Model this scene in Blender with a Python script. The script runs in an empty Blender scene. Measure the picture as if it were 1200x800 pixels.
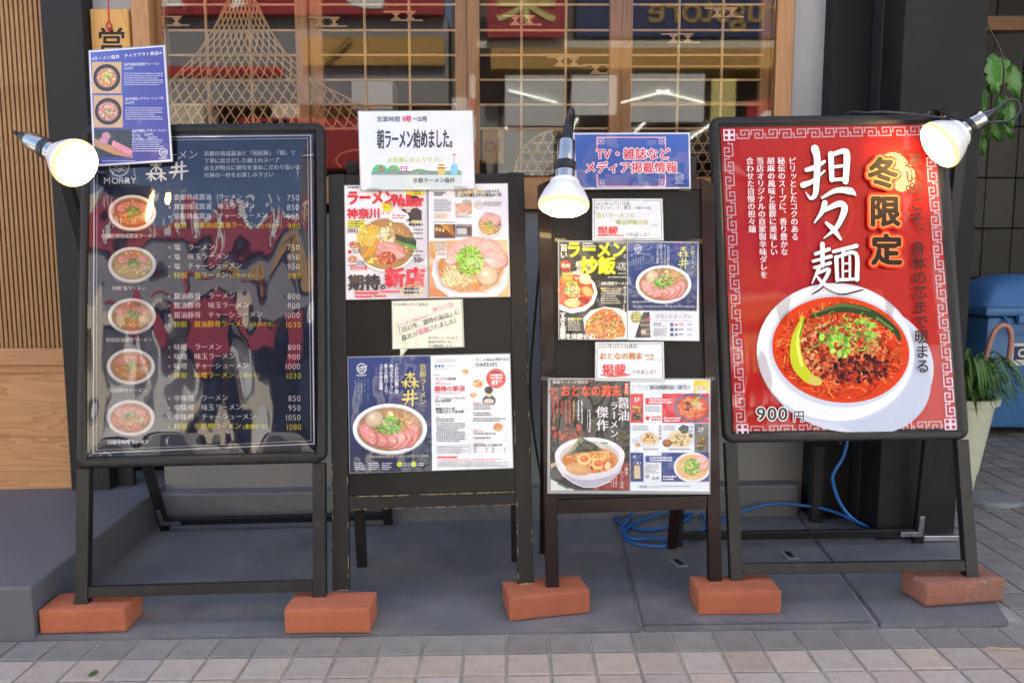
import bpy, bmesh, math, random
from mathutils import Vector, Matrix, noise
import numpy as np
random.seed(7)
scene = bpy.context.scene
COL = scene.collection
R = math.radians

# ---------------------------------------------------------------- camera
F, PITCH, CAMH = 890.0, R(6.3), 0.92          # focal length in photo pixels (1200 wide)
cam_data = bpy.data.cameras.new('camera')
cam = bpy.data.objects.new('camera', cam_data); COL.objects.link(cam)
cam_data.sensor_width = 36; cam_data.lens = F/1200*36
cam_data.clip_start = 0.05; cam_data.clip_end = 500
cam.location = (0, 0, CAMH); cam.rotation_euler = (math.pi/2-PITCH, 0, 0)
scene.camera = cam
# ---------------------------------------------------------------- world, sun, exposure
SUN_EL, SUN_ROT = R(52), R(12)
w = bpy.data.worlds.new("World"); scene.world = w; w.use_nodes = True
nt = w.node_tree; bg = nt.nodes['Background']
sky = nt.nodes.new('ShaderNodeTexSky'); sky.sky_type = 'NISHITA'; sky.sun_disc = False
sky.sun_elevation = SUN_EL; sky.sun_rotation = SUN_ROT; sky.dust_density = 3.0; sky.air_density = .8; sky.ozone_density = .4
nt.links.new(sky.outputs[0], bg.inputs[0]); bg.inputs[1].default_value = 0.15
sd = bpy.data.lights.new('sun', 'SUN'); sd.energy = 4.0; sd.angle = R(0.5); sd.color = (1, .95, .87)
sun = bpy.data.objects.new('sun', sd); COL.objects.link(sun)
sdir = Vector((math.sin(SUN_ROT)*math.cos(SUN_EL), math.cos(SUN_ROT)*math.cos(SUN_EL), math.sin(SUN_EL)))
sun.rotation_euler = sdir.to_track_quat('Z', 'Y').to_euler()
scene.view_settings.view_transform = 'Standard'; scene.view_settings.look = 'None'
scene.view_settings.exposure = 2.1; scene.view_settings.gamma = 1
scene.cycles.use_denoising = True
scene.cycles.max_bounces = 8; scene.cycles.transparent_max_bounces = 16
scene.cycles.sample_clamp_indirect = 6

# ---------------------------------------------------------------- geometry helpers
G = 0.015                                     # the street rises a little to the right
def gz(x): return G*x
FW = Vector((0, math.cos(PITCH), -math.sin(PITCH))); UP = Vector((0, math.sin(PITCH), math.cos(PITCH)))
RT = Vector((1, 0, 0)); EYE = Vector((0, 0, CAMH))
def ray(x, y): return FW + RT*((x-600)/F) + UP*((400-y)/F)
def aty(x, y, Y):
    d = ray(x, y); return EYE + d*(Y/d.y)
def atz(x, y, z):
    d = ray(x, y); return EYE + d*((z-CAMH)/(d.z-G*d.x))
def X(px, py, Y): return aty(px, py, Y).x
def Z(py, Y): return aty(600, py, Y).z

def lin(c):
    r = []
    for v in c[:3]:
        v = v/255.0
        r.append(v/12.92 if v <= .04045 else ((v+.055)/1.055)**2.4)
    return (*r, 1.0)

def mesh_obj(name, bm, mat=None, parent=None, smooth=None):
    me = bpy.data.meshes.new(name); bm.to_mesh(me); bm.free()
    if mat: me.materials.append(mat)
    if smooth:
        me.shade_smooth()
        try: me.set_sharp_from_angle(angle=R(smooth))
        except Exception: pass
    o = bpy.data.objects.new(name, me); COL.objects.link(o)
    if parent: o.parent = parent
    return o
def thing(name, label, cat, loc=(0,0,0), mat=None, group=None):
    o = bpy.data.objects.new(name, None); COL.objects.link(o); o.empty_display_size = .05
    if mat is not None: o.matrix_world = mat
    else: o.location = loc
    o['label'] = label; o['category'] = cat
    if group: o['group'] = group
    return o
def tag(o, label, cat, group=None):
    o['label'] = label; o['category'] = cat
    if group: o['group'] = group
    return o
def struct(o): o['kind'] = 'structure'; return o
def copy_tree(o, parent=None):
    c = o.copy(); COL.objects.link(c); c.parent = parent
    for ch in list(o.children): copy_tree(ch, c)
    return c

def box(bm, lo, hi, bev=0.0, mat=None, seg=2):
    vs = [bm.verts.new((x, y, z)) for x in (lo[0], hi[0]) for y in (lo[1], hi[1]) for z in (lo[2], hi[2])]
    fs = []
    for a in ((0,1,3,2),(4,6,7,5),(0,4,5,1),(2,3,7,6),(0,2,6,4),(1,5,7,3)):
        fs.append(bm.faces.new([vs[i] for i in a]))
    if bev > 0:
        es = list({e for f in fs for e in f.edges})
        r = bmesh.ops.bevel(bm, geom=es, offset=bev, segments=seg, affect='EDGES', profile=.5)
        vs = list({v for f in r['faces'] for v in f.verts} | {v for v in vs if v.is_valid})
    if mat is not None: bmesh.ops.transform(bm, matrix=mat, verts=vs)
    return vs
def bbox_obj(name, lo, hi, m, parent=None, bev=0.0):
    lo, hi = [min(a, b) for a, b in zip(lo, hi)], [max(a, b) for a, b in zip(lo, hi)]
    bm = bmesh.new(); box(bm, lo, hi, bev); return mesh_obj(name, bm, m, parent)
def beam(bm, p0, p1, wx, wy, side=(1,0,0), bev=0.0):
    """bar from p0 to p1; wx is its width along `side`, wy the other one"""
    p0, p1 = Vector(p0), Vector(p1); d = p1-p0; L = d.length; d.normalize()
    s = Vector(side); s = (s-d*s.dot(d)).normalized(); t = d.cross(s)
    M = Matrix((( s.x, t.x, d.x, p0.x), (s.y, t.y, d.y, p0.y), (s.z, t.z, d.z, p0.z), (0,0,0,1)))
    return box(bm, (-wx/2, -wy/2, 0), (wx/2, wy/2, L), bev, M)
def tube(bm, pts, r, n=8, cap=True):
    pts = [Vector(p) for p in pts]; rings = []; rr = r if isinstance(r, (list, tuple)) else [r]*len(pts)
    t0 = (pts[1]-pts[0]).normalized(); ref = Vector((0,0,1)) if abs(t0.z) < .9 else Vector((1,0,0))
    a = t0.cross(ref).normalized()
    for i, p in enumerate(pts):
        t = (pts[min(i+1, len(pts)-1)]-pts[max(i-1, 0)]).normalized()
        a = (a-t*a.dot(t)).normalized(); b = t.cross(a)
        rings.append([bm.verts.new(p+a*math.cos(2*math.pi*k/n)*rr[i]+b*math.sin(2*math.pi*k/n)*rr[i]) for k in range(n)])
    for i in range(len(rings)-1):
        for k in range(n):
            bm.faces.new((rings[i][k], rings[i][(k+1)%n], rings[i+1][(k+1)%n], rings[i+1][k]))
    if cap: bm.faces.new(rings[0][::-1]); bm.faces.new(rings[-1])
def spline(pts, n=8):
    pts = [Vector(p) for p in pts]; out = []
    P = [pts[0]*2-pts[1]]+pts+[pts[-1]*2-pts[-2]]
    for i in range(1, len(P)-2):
        for k in range(n):
            t = k/n; a, b, c, d = P[i-1], P[i], P[i+1], P[i+2]
            out.append(.5*((2*b)+(c-a)*t+(2*a-5*b+4*c-d)*t*t+(3*b-a-3*c+d)*t**3))
    out.append(pts[-1]); return out
def lathe(bm, prof, n=32, M=None, cap0=False, cap1=False):
    rings = []
    for r, z in prof:
        rings.append([bm.verts.new((r*math.cos(2*math.pi*k/n), r*math.sin(2*math.pi*k/n), z)) for k in range(n)])
    for i in range(len(rings)-1):
        for k in range(n): bm.faces.new((rings[i][k], rings[i][(k+1)%n], rings[i+1][(k+1)%n], rings[i+1][k]))
    if cap0: bm.faces.new(rings[0][::-1])
    if cap1: bm.faces.new(rings[-1])
    if M is not None: bmesh.ops.transform(bm, matrix=M, verts=[v for r in rings for v in r])

# ---------------------------------------------------------------- materials
def nodes(name):
    m = bpy.data.materials.new(name); m.use_nodes = True
    return m, m.node_tree, m.node_tree.nodes['Principled BSDF']
def N(nt, t, **kw):
    n = nt.nodes.new(t)
    for k, v in kw.items(): setattr(n, k, v)
    return n
def mat(name, c, rough=.5, metal=0.0, spec=.5, vary=0.12, scale=30, bump=0.0, bscale=None, stain=0.0, stc=None, sscale=4,
        stretch=None, coat=0.0, speck=0.0, spc=(.02,.02,.02), spscale=300, objvar=0.0, rvary=0.0, huevar=0.0):
    m, nt, p = nodes(name)
    L = nt.links.new
    c = tuple(c[:3])
    tc = N(nt, 'ShaderNodeTexCoord'); src = tc.outputs['Object']
    if stretch:
        mp = N(nt, 'ShaderNodeMapping'); mp.inputs['Scale'].default_value = stretch; L(src, mp.inputs[0]); src = mp.outputs[0]
    nz = N(nt, 'ShaderNodeTexNoise'); nz.inputs['Scale'].default_value = scale; nz.inputs['Detail'].default_value = 5
    L(src, nz.inputs['Vector'])
    mx = N(nt, 'ShaderNodeMix', data_type='RGBA'); L(nz.outputs[0], mx.inputs[0])
    mx.inputs[6].default_value = (*[max(0, v*(1-vary)) for v in c], 1); mx.inputs[7].default_value = (*[min(1, v*(1+vary)) for v in c], 1)
    out = mx.outputs[2]
    if stain > 0:
        n2 = N(nt, 'ShaderNodeTexNoise'); n2.inputs['Scale'].default_value = sscale; n2.inputs['Detail'].default_value = 7; n2.inputs['Roughness'].default_value = .65
        L(tc.outputs['Object'], n2.inputs['Vector'])
        rp = N(nt, 'ShaderNodeValToRGB'); rp.color_ramp.elements[0].position = .45; rp.color_ramp.elements[1].position = .72
        L(n2.outputs[0], rp.inputs[0])
        mu = N(nt, 'ShaderNodeMath', operation='MULTIPLY'); mu.inputs[1].default_value = stain; L(rp.outputs[0], mu.inputs[0])
        m2 = N(nt, 'ShaderNodeMix', data_type='RGBA'); L(mu.outputs[0], m2.inputs[0]); L(out, m2.inputs[6])
        m2.inputs[7].default_value = (*(stc or [v*.4 for v in c])[:3], 1); out = m2.outputs[2]
    if speck > 0:
        n3 = N(nt, 'ShaderNodeTexNoise'); n3.inputs['Scale'].default_value = spscale; n3.inputs['Detail'].default_value = 2
        L(tc.outputs['Object'], n3.inputs['Vector'])
        r3 = N(nt, 'ShaderNodeValToRGB'); r3.color_ramp.elements[0].position = .62; r3.color_ramp.elements[1].position = .68
        L(n3.outputs[0], r3.inputs[0])
        mu = N(nt, 'ShaderNodeMath', operation='MULTIPLY'); mu.inputs[1].default_value = speck; L(r3.outputs[0], mu.inputs[0])
        m2 = N(nt, 'ShaderNodeMix', data_type='RGBA'); L(mu.outputs[0], m2.inputs[0]); L(out, m2.inputs[6]); m2.inputs[7].default_value = (*spc[:3], 1); out = m2.outputs[2]
    if objvar > 0 or huevar > 0:
        oi = N(nt, 'ShaderNodeObjectInfo'); hs = N(nt, 'ShaderNodeHueSaturation')
        mr = N(nt, 'ShaderNodeMapRange'); mr.inputs[3].default_value = 1-objvar; mr.inputs[4].default_value = 1+objvar; L(oi.outputs['Random'], mr.inputs[0])
        L(mr.outputs[0], hs.inputs['Value']); 
        if huevar > 0:
            wn = N(nt, 'ShaderNodeTexWhiteNoise', noise_dimensions='1D'); L(oi.outputs['Random'], wn.inputs['W'])
            m4 = N(nt, 'ShaderNodeMapRange'); m4.inputs[3].default_value = 1-huevar*8; m4.inputs[4].default_value = 1+huevar*8; L(wn.outputs[0], m4.inputs[0]); L(m4.outputs[0], hs.inputs['Saturation'])
        L(out, hs.inputs['Color']); out = hs.outputs[0]
    L(out, p.inputs['Base Color'])
    p.inputs['Metallic'].default_value = metal; p.inputs['Specular IOR Level'].default_value = spec
    if rvary > 0:
        mr = N(nt, 'ShaderNodeMapRange'); mr.inputs[3].default_value = max(.02, rough-rvary); mr.inputs[4].default_value = min(1, rough+rvary); L(nz.outputs[0], mr.inputs[0]); L(mr.outputs[0], p.inputs['Roughness'])
    else: p.inputs['Roughness'].default_value = rough
    if coat: p.inputs['Coat Weight'].default_value = coat; p.inputs['Coat Roughness'].default_value = .06
    if bump > 0:
        nb = N(nt, 'ShaderNodeTexNoise'); nb.inputs['Scale'].default_value = bscale or scale*4; nb.inputs['Detail'].default_value = 4
        L(src, nb.inputs['Vector'])
        bp = N(nt, 'ShaderNodeBump'); bp.inputs['Strength'].default_value = bump; bp.inputs['Distance'].default_value = .004
        L(nb.outputs[0], bp.inputs['Height']); L(bp.outputs[0], p.inputs['Normal'])
    return m
def wood(name, c, dark, rough=.5, axis='x', scale=1.0, coat=0.0, spec=.4):
    """long streaky grain along `axis` with cathedral rings"""
    m, nt, p = nodes(name); L = nt.links.new
    tc = N(nt, 'ShaderNodeTexCoord'); mp = N(nt, 'ShaderNodeMapping')
    s = {'x': (1.2, 14, 14), 'z': (14, 14, 1.2)}[axis]
    mp.inputs['Scale'].default_value = [v*scale for v in s]; L(tc.outputs['Object'], mp.inputs[0])
    n1 = N(nt, 'ShaderNodeTexNoise'); n1.inputs['Scale'].default_value = 1.0; n1.inputs['Detail'].default_value = 2; n1.inputs['Distortion'].default_value = .6
    L(mp.outputs[0], n1.inputs['Vector'])
    mu = N(nt, 'ShaderNodeMath', operation='MULTIPLY'); mu.inputs[1].default_value = 14; L(n1.outputs[0], mu.inputs[0])
    fr = N(nt, 'ShaderNodeMath', operation='FRACT'); L(mu.outputs[0], fr.inputs[0])
    pw = N(nt, 'ShaderNodeMath', operation='POWER'); pw.inputs[1].default_value = 2.2; L(fr.outputs[0], pw.inputs[0])
    n2 = N(nt, 'ShaderNodeTexNoise'); n2.inputs['Scale'].default_value = 6; n2.inputs['Detail'].default_value = 6
    L(mp.outputs[0], n2.inputs['Vector'])
    ad = N(nt, 'ShaderNodeMath', operation='MULTIPLY_ADD'); ad.inputs[1].default_value = .6; L(pw.outputs[0], ad.inputs[0])
    sb = N(nt, 'ShaderNodeMath', operation='MULTIPLY'); sb.inputs[1].default_value = .5; L(n2.outputs[0], sb.inputs[0]); L(sb.outputs[0], ad.inputs[2])
    mx = N(nt, 'ShaderNodeMix', data_type='RGBA'); L(ad.outputs[0], mx.inputs[0]); mx.inputs[6].default_value = (*c[:3], 1); mx.inputs[7].default_value = (*dark[:3], 1)
    L(mx.outputs[2], p.inputs['Base Color']); p.inputs['Roughness'].default_value = rough; p.inputs['Specular IOR Level'].default_value = spec
    p.inputs['Coat Weight'].default_value = coat
    return m
def emis(name, c, s):
    m, nt, p = nodes(name); p.inputs['Base Color'].default_value = (*c[:3], 1)
    p.inputs['Emission Color'].default_value = (*c[:3], 1); p.inputs['Emission Strength'].default_value = s
    return m
def glass(name, tint=(1,1,1), ior=1.5, rough=0.0, bump=0.0, bscale=6, gain=1.0):
    """clear sheet: Fresnel mix of see-through and mirror, so it stays cheap and casts almost no shadow"""
    m, nt, p = nodes(name); L = nt.links.new; nt.nodes.remove(p)
    out = [n for n in nt.nodes if n.type == 'OUTPUT_MATERIAL'][0]
    tr = N(nt, 'ShaderNodeBsdfTransparent'); tr.inputs[0].default_value = (*tint, 1)
    gl = N(nt, 'ShaderNodeBsdfGlossy'); gl.inputs['Roughness'].default_value = rough
    fr = N(nt, 'ShaderNodeFresnel'); fr.inputs[0].default_value = ior
    mu = N(nt, 'ShaderNodeMath', operation='MULTIPLY', use_clamp=True); mu.inputs[1].default_value = gain; L(fr.outputs[0], mu.inputs[0])
    mx = N(nt, 'ShaderNodeMixShader'); L(mu.outputs[0], mx.inputs[0]); L(tr.outputs[0], mx.inputs[1]); L(gl.outputs[0], mx.inputs[2]); L(mx.outputs[0], out.inputs[0])
    if bump > 0:
        tc = N(nt, 'ShaderNodeTexCoord'); nb = N(nt, 'ShaderNodeTexNoise'); nb.inputs['Scale'].default_value = bscale; nb.inputs['Detail'].default_value = 1
        L(tc.outputs['Object'], nb.inputs['Vector']); bp = N(nt, 'ShaderNodeBump'); bp.inputs['Strength'].default_value = bump; bp.inputs['Distance'].default_value = .02
        L(nb.outputs[0], bp.inputs['Height']); L(bp.outputs[0], gl.inputs['Normal']); L(bp.outputs[0], fr.inputs['Normal'])
    return m
def print_mat(name, rough, spec, bump, bscale, coat=0.0):
    m, nt, p = nodes(name); L = nt.links.new
    a = N(nt, 'ShaderNodeAttribute'); a.attribute_name = 'Col'
    tg = N(nt, 'ShaderNodeTexCoord'); g1 = N(nt, 'ShaderNodeTexNoise'); g1.inputs['Scale'].default_value = 170; g1.inputs['Detail'].default_value = 4; L(tg.outputs['Object'], g1.inputs['Vector'])
    mr = N(nt, 'ShaderNodeMapRange'); mr.inputs[1].default_value = .3; mr.inputs[2].default_value = .7; mr.inputs[3].default_value = .94; mr.inputs[4].default_value = 1.03; L(g1.outputs[0], mr.inputs[0])
    mm = N(nt, 'ShaderNodeVectorMath', operation='SCALE'); L(a.outputs['Color'], mm.inputs[0]); L(mr.outputs[0], mm.inputs['Scale']); L(mm.outputs[0], p.inputs['Base Color'])
    p.inputs['Roughness'].default_value = rough; p.inputs['Specular IOR Level'].default_value = spec; p.inputs['Coat Weight'].default_value = coat
    p.inputs['Coat Roughness'].default_value = .04
    if bump:
        tc = N(nt, 'ShaderNodeTexCoord'); nb = N(nt, 'ShaderNodeTexNoise'); nb.inputs['Scale'].default_value = bscale; nb.inputs['Detail'].default_value = 1.5
        L(tc.outputs['Object'], nb.inputs['Vector']); bp = N(nt, 'ShaderNodeBump'); bp.inputs['Strength'].default_value = bump; bp.inputs['Distance'].default_value = .02
        L(nb.outputs[0], bp.inputs['Height']); L(bp.outputs[0], p.inputs['Coat Normal'])
    return m

M = {}
M['platform'] = mat('painted_concrete', (.135, .141, .152), .55, vary=.4, scale=3.5, bump=.25, bscale=160, stain=.9, stc=(.215,.21,.20), sscale=4.5, speck=.14, spc=(.3,.3,.3), spscale=120, rvary=.1)
M['step'] = mat('step_concrete', (.12, .125, .137), .6, vary=.3, scale=4, bump=.25, bscale=140, stain=.6, stc=(.14,.14,.145), sscale=4, rvary=.1)
M['tile'] = mat('paver_tile', (.42, .355, .295), .85, vary=.14, scale=60, bump=.5, bscale=220, speck=.5, spc=(.13,.11,.1), spscale=260, objvar=.10, huevar=.03, stain=.35, stc=(.2,.19,.18), sscale=18)
M['tile_grey'] = mat('grey_paver_tile', (.235, .225, .20), .85, vary=.15, scale=50, bump=.5, bscale=220, speck=.4, spc=(.06,.06,.06), spscale=260, objvar=.14, stain=.4, stc=(.09,.1,.085), sscale=14)
M['grout'] = mat('grout', (.34, .32, .28), .95, vary=.3, scale=40, bump=.5, stain=.6, stc=(.09,.085,.075), sscale=9)
M['grout_dark'] = mat('grout_dark', (.045, .043, .04), .95, vary=.3, scale=40, bump=.5)
M['asphalt'] = mat('asphalt', (.055, .055, .058), .9, vary=.25, scale=60, bump=.6, bscale=300)
M['kerb'] = mat('kerb_stone', (.35, .34, .33), .85, vary=.15, scale=30, bump=.3)
M['brick'] = mat('brick_clay', (.42, .125, .06), .85, vary=.14, scale=35, bump=.4, bscale=120, speck=.2, spc=(.17,.06,.035), spscale=130, stain=.75, stc=(.30,.085,.04), sscale=9, objvar=.13)
M['oldbrick'] = mat('old_brick', (.30, .12, .08), .9, vary=.35, scale=22, bump=.9, bscale=90, stain=.8, stc=(.17,.12,.085), sscale=13, speck=.4, spc=(.35,.3,.26), spscale=70)
M['black'] = mat('black_metal', (.012, .012, .0122), .42, spec=.36, vary=.25, scale=12, speck=.1, spc=(.08, .08, .075), spscale=40, bump=.06, bscale=30, rvary=.08, stain=.25, stc=(.04,.04,.042), sscale=10)
M['blackwood'] = mat('black_painted_wood', (.012, .012, .012), .5, spec=.3, vary=.3, scale=14, bump=.15, bscale=60, stretch=(1,1,.2), stain=.3, stc=(.035,.034,.03), sscale=9)
M['chip'] = mat('bare_wood', (.50, .36, .17), .8, vary=.3, scale=60)
M['brownwood'] = mat('dark_brown_wood', (.014, .005, .005), .45, spec=.2, vary=.35, scale=10, stretch=(1,1,.15), bump=.1, coat=.2)
M['board'] = mat('blackboard', (.010, .0095, .0095), .25, spec=.22, vary=.15, scale=6, bump=.12, bscale=7, rvary=.06)
M['board3'] = mat('grey_blackboard', (.017, .016, .016), .5, spec=.2, vary=.15, scale=6, bump=.06, bscale=6)
M['steel'] = mat('zinc_steel', (.42, .44, .46), .38, 1.0, vary=.15, scale=40)
M['chrome'] = mat('chrome', (.50, .47, .43), .17, 1.0, vary=.03)
M['rubber'] = mat('black_plastic', (.014, .014, .015), .35, vary=.1)
M['cable'] = mat('cable_sheath', (.03, .035, .045), .45, vary=.1)
M['blue'] = mat('blue_cable', (.012, .13, .42), .4, vary=.15)
M['bulb_white'] = mat('bulb_white', (.80, .80, .78), .3, vary=.03, coat=.3)
M['wood'] = wood('window_wood', (.50, .27, .12), (.36, .17, .07), .42, 'z')
M['woodx'] = wood('window_wood_across', (.50, .27, .12), (.36, .17, .07), .42, 'x')
M['lattice'] = wood('lattice_wood', (.66, .44, .25), (.52, .32, .16), .5, 'z')
M['grain'] = wood('grained_panel', (.60, .34, .155), (.36, .175, .07), .45, 'x', .8)
M['slat'] = wood('slat_wood', (.42, .24, .10), (.29, .15, .06), .5, 'z')
M['plaque'] = wood('plaque_wood', (.72, .42, .13), (.55, .29, .08), .45, 'z', .7)
M['wallgrey'] = mat('grey_stucco', (.38, .385, .39), .85, vary=.07, scale=12, bump=.35, bscale=200, stain=.3, stc=(.22,.225,.235), sscale=3)
M['lowwall'] = mat('low_grey_wall', (.25, .245, .225), .8, vary=.1, scale=10, bump=.25, bscale=150, stain=.4, stc=(.14,.14,.13), sscale=5)
M['darkpanel'] = mat('dark_column_paint', (.010, .0105, .0105), .6, spec=.25, vary=.15, scale=5, bump=.15, bscale=120, stain=.4, stc=(.03,.03,.03), sscale=3)
M['darkpost'] = mat('dark_post_paint', (.02, .021, .022), .6, spec=.3, vary=.1, scale=6, bump=.2, bscale=120)
M['walltile'] = mat('dark_wall_tile', (.05, .048, .036), .5, vary=.25, scale=9, bump=.2, bscale=50, objvar=.18, stretch=(6,6,1))
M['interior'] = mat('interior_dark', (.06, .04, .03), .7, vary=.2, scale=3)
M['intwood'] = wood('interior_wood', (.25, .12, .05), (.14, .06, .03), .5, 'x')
M['redcloth'] = mat('red_cloth', (.55, .035, .03), .8, vary=.1)
M['glass'] = glass('window_glass', (.95, .96, .96), 1.5, .022, gain=1.0)
M['cover_soft'] = glass('pvc_poster_cover', (.97, .97, .98), 1.45, .045, gain=1.0)
M['tape'] = glass('clear_tape', (.8, .8, .78), 1.5, .25, gain=1.6)
M['cover'] = glass('pvc_cover', (.97, .97, .98), 1.5, .018, gain=1.9)
M['print'] = print_mat('laminated_print', .35, .4, .35, 9, coat=.9)
M['printframe'] = print_mat('framed_print', .5, .15, 0, 1)
M['printflat'] = print_mat('paper_print', .5, .4, 0, 1)
M['laminate'] = mat('laminate_edge', (.32, .33, .34), .12, vary=.1, scale=20, coat=.5)
M['cream'] = mat('cream_plastic', (.56, .60, .46), .4, vary=.06, scale=14, stain=.35, stc=(.42,.4,.28), sscale=12)
M['bluebin'] = mat('blue_plastic', (.06, .19, .42), .45, vary=.08, scale=10, stain=.3, stc=(.07,.17,.36), sscale=6)
M['leaf'] = mat('leaf_green', (.08, .17, .035), .5, vary=.35, scale=25, objvar=.3)
M['leafbig'] = mat('broad_leaf_green', (.05, .17, .02), .4, vary=.3, scale=14, objvar=.2)
M['stem'] = mat('stem_brown', (.09, .08, .035), .6)
M['cane'] = mat('cane_pink', (.42, .20, .14), .45, vary=.12, scale=30)
M['soil'] = mat('soil', (.03, .022, .015), .95)
M['stone'] = mat('grey_cover', (.23, .245, .25), .6, vary=.25, scale=25, bump=.3, stain=.4, sscale=12)
M['red'] = mat('red_sign', (.40, .03, .03), .4); M['yellow'] = mat('yellow_paint', (.38, .24, .06), .5)
M['navy'] = mat('navy_sign', (.02, .035, .11), .4); M['dullwall'] = mat('dull_brick_wall', (.16, .13, .11), .85, vary=.2, scale=3)
M['white'] = mat('white_paint', (.75, .74, .70), .6, vary=.06, stain=.2, sscale=1)
M['creamwall'] = mat('cream_wall', (.68, .60, .45), .8, vary=.06, scale=2, stain=.2, stc=(.5,.44,.34), sscale=1)
M['greywall'] = mat('far_grey_wall', (.27, .265, .26), .8, vary=.1, scale=2)
M['amber'] = mat('amber_soffit', (.50, .28, .06), .5, vary=.1)
M['darkglass'] = mat('far_window_glass', (.03, .04, .05), .08, vary=.1)
M['tubelight'] = emis('fluorescent', (1, .98, .85), 4)
M['shopwall'] = mat('shop_wall', (.6, .6, .55), .7)
M['lit'] = emis('lit_bulb_face', (1, .70, .30), 11)
M['litrim'] = emis('lit_bulb_rim', (1, .50, .12), .7)
for k, c in dict(p0=(.6,.1,.08), p1=(.1,.25,.5), p2=(.7,.6,.2), p3=(.15,.4,.2), p4=(.7,.7,.68)).items(): M[k] = mat('goods_'+k, c, .5)

# ================================================================= SETTING
def sloped(bm, lo, hi, bev=0.0):
    """box whose z follows the street's rise"""
    vs = box(bm, lo, hi, bev)
    for v in vs: v.co.z += gz(v.co.x)
    return vs
YF = 1.785      # front edge of the platform
YW = 2.62       # shop front plane
bm = bmesh.new(); vs = [bm.verts.new((x, y, gz(x)-.0045)) for x, y in ((-40, -1.3), (40, -1.3), (40, 14), (-40, 14))]; bm.faces.new(vs)
pave = struct(mesh_obj('pavement', bm, M['grout']))
bm = bmesh.new(); vs = [bm.verts.new((x, y, gz(x)-.15)) for x, y in ((-60, -5.2), (60, -5.2), (60, -1.25), (-60, -1.25))]; bm.faces.new(vs)
struct(mesh_obj('road', bm, M['asphalt']))
bm = bmesh.new()
for k in range(-20, 20): sloped(bm, (k*1.0+.004, -1.42, -.16), (k*1.0+.996, -1.29, .0), .01)
struct(mesh_obj('kerb', bm, M['kerb']))
bm = bmesh.new(); sloped(bm, (-60, -12, -.3), (60, -5.1, .0)); struct(mesh_obj('far_pavement', bm, M['grout']))
bm = bmesh.new()
for x0 in range(-30, 30, 6): sloped(bm, (x0, -3.4, -.149), (x0+3, -3.26, -.144))
struct(mesh_obj('road_marking', bm, M['white']))

# paving tiles: 10 cm grid, first row along the platform and the alley are grey
def tile_mesh(bw, bd, m, k):
    bm = bmesh.new(); rnd = random.Random(k)
    vs = box(bm, (-bw/2, -bd/2, -.01), (bw/2, bd/2, .0), .0)
    es = [e for e in bm.edges if all(v.co.z > -.001 for v in e.verts)]
    bmesh.ops.bevel(bm, geom=es, offset=.0022, segments=1, affect='EDGES')
    for v in bm.verts: v.co.x += rnd.uniform(-.0006, .0006); v.co.y += rnd.uniform(-.0006, .0006)
    me = bpy.data.meshes.new('tile'); bm.to_mesh(me); bm.free(); me.materials.append(m); return me
TW, TD = .1, .0935
warm = [tile_mesh(TW-.0065, TD-.0065, M['tile'], k) for k in range(5)]
grey = [tile_mesh(TW-.0065, TD-.0065, M['tile_grey'], k) for k in range(5)]
SLX = math.atan(G)
cells = []
for j in range(-8, 30):
    yc = YF-.004-TD*(j+.5) if j >= 0 else YF-.004-TD*(j+.5)
    for i in range(-16, 27):
        xc = .0375+i*TW
        cells.append((j, xc, yc))
for j in range(-30, -8):
    for i in range(10, 32): cells.append((j, .0375+i*TW, YF-.004-TD*(j+.5)))
rest = bmesh.new(); rest_g = bmesh.new(); n_t = 0
def in_view(x, y, z):
    d = Vector((x, y, z))-EYE; c = d.dot(FW)
    if c <= .1: return False
    px, py = 600+F*d.x/c, 400-F*d.dot(UP)/c
    return -60 < px < 1255 and py < 850
scored = []
for j, xc, yc in cells:
    if yc > YF and xc < 1.30+max(0, (yc-YF))*.14: continue       # under the platform / column
    if yc > 4.3: continue
    seen = in_view(xc, yc, gz(xc)) and not (yc > YF and (xc < 1.2 or xc > .674*yc+.15))
    scored.append((0 if seen else 1, (Vector((xc, yc, 0))-EYE).length, j, xc, yc))
scored.sort()
rt = random.Random(3)
for k, (s, dd, j, xc, yc) in enumerate(scored):
    isg = j <= 0
    if s == 0 and k < 292:
        o = bpy.data.objects.new('tile', rt.choice(grey if isg else warm)); COL.objects.link(o); o.parent = pave
        o.location = (xc, yc, gz(xc)+rt.uniform(-.0012, .0006)); o.rotation_euler = (rt.uniform(-.006, .006), -SLX+rt.uniform(-.006, .006), rt.uniform(-.006, .006))
    elif abs(xc) < 3.2:
        b_ = rest_g if isg else rest
        vs = box(b_, (xc-TW/2+.0035, yc-TD/2+.0035, -.01), (xc+TW/2-.0035, yc+TD/2-.0035, -.001))
        for v in vs: v.co.z += gz(v.co.x)
for b_, m in ((rest, M['tile']), (rest_g, M['tile_grey'])):
    o = mesh_obj('tile_field', b_, m, pave); o['kind'] = 'stuff'
# a fallen leaf
bm = bmesh.new(); c = atz(109, 790, 0)
vs = [bm.verts.new((c.x+a, c.y+b, gz(c.x)+.003+h)) for a, b, h in ((-.007,-.008,0),(.0,-.011,.002),(.008,-.002,.001),(.008,.01,0),(.0,.013,.003),(-.008,.004,.0))]; bm.faces.new(vs)
tag(mesh_obj('fallen_leaf', bm, M['leafbig']), 'small green leaf lying on the pale paving tiles at lower left', 'leaf')
bm = bmesh.new(); c = atz(1175, 762, 0)
tube(bm, spline([(c.x-.03, c.y+.01, gz(c.x)+.003), (c.x, c.y, gz(c.x)+.006), (c.x+.035, c.y-.004, gz(c.x)+.003)], 4), .0012, 5)
tag(mesh_obj('dry_twig', bm, M['chip']), 'thin dry twig lying on the paving at lower right', 'twig')

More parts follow.
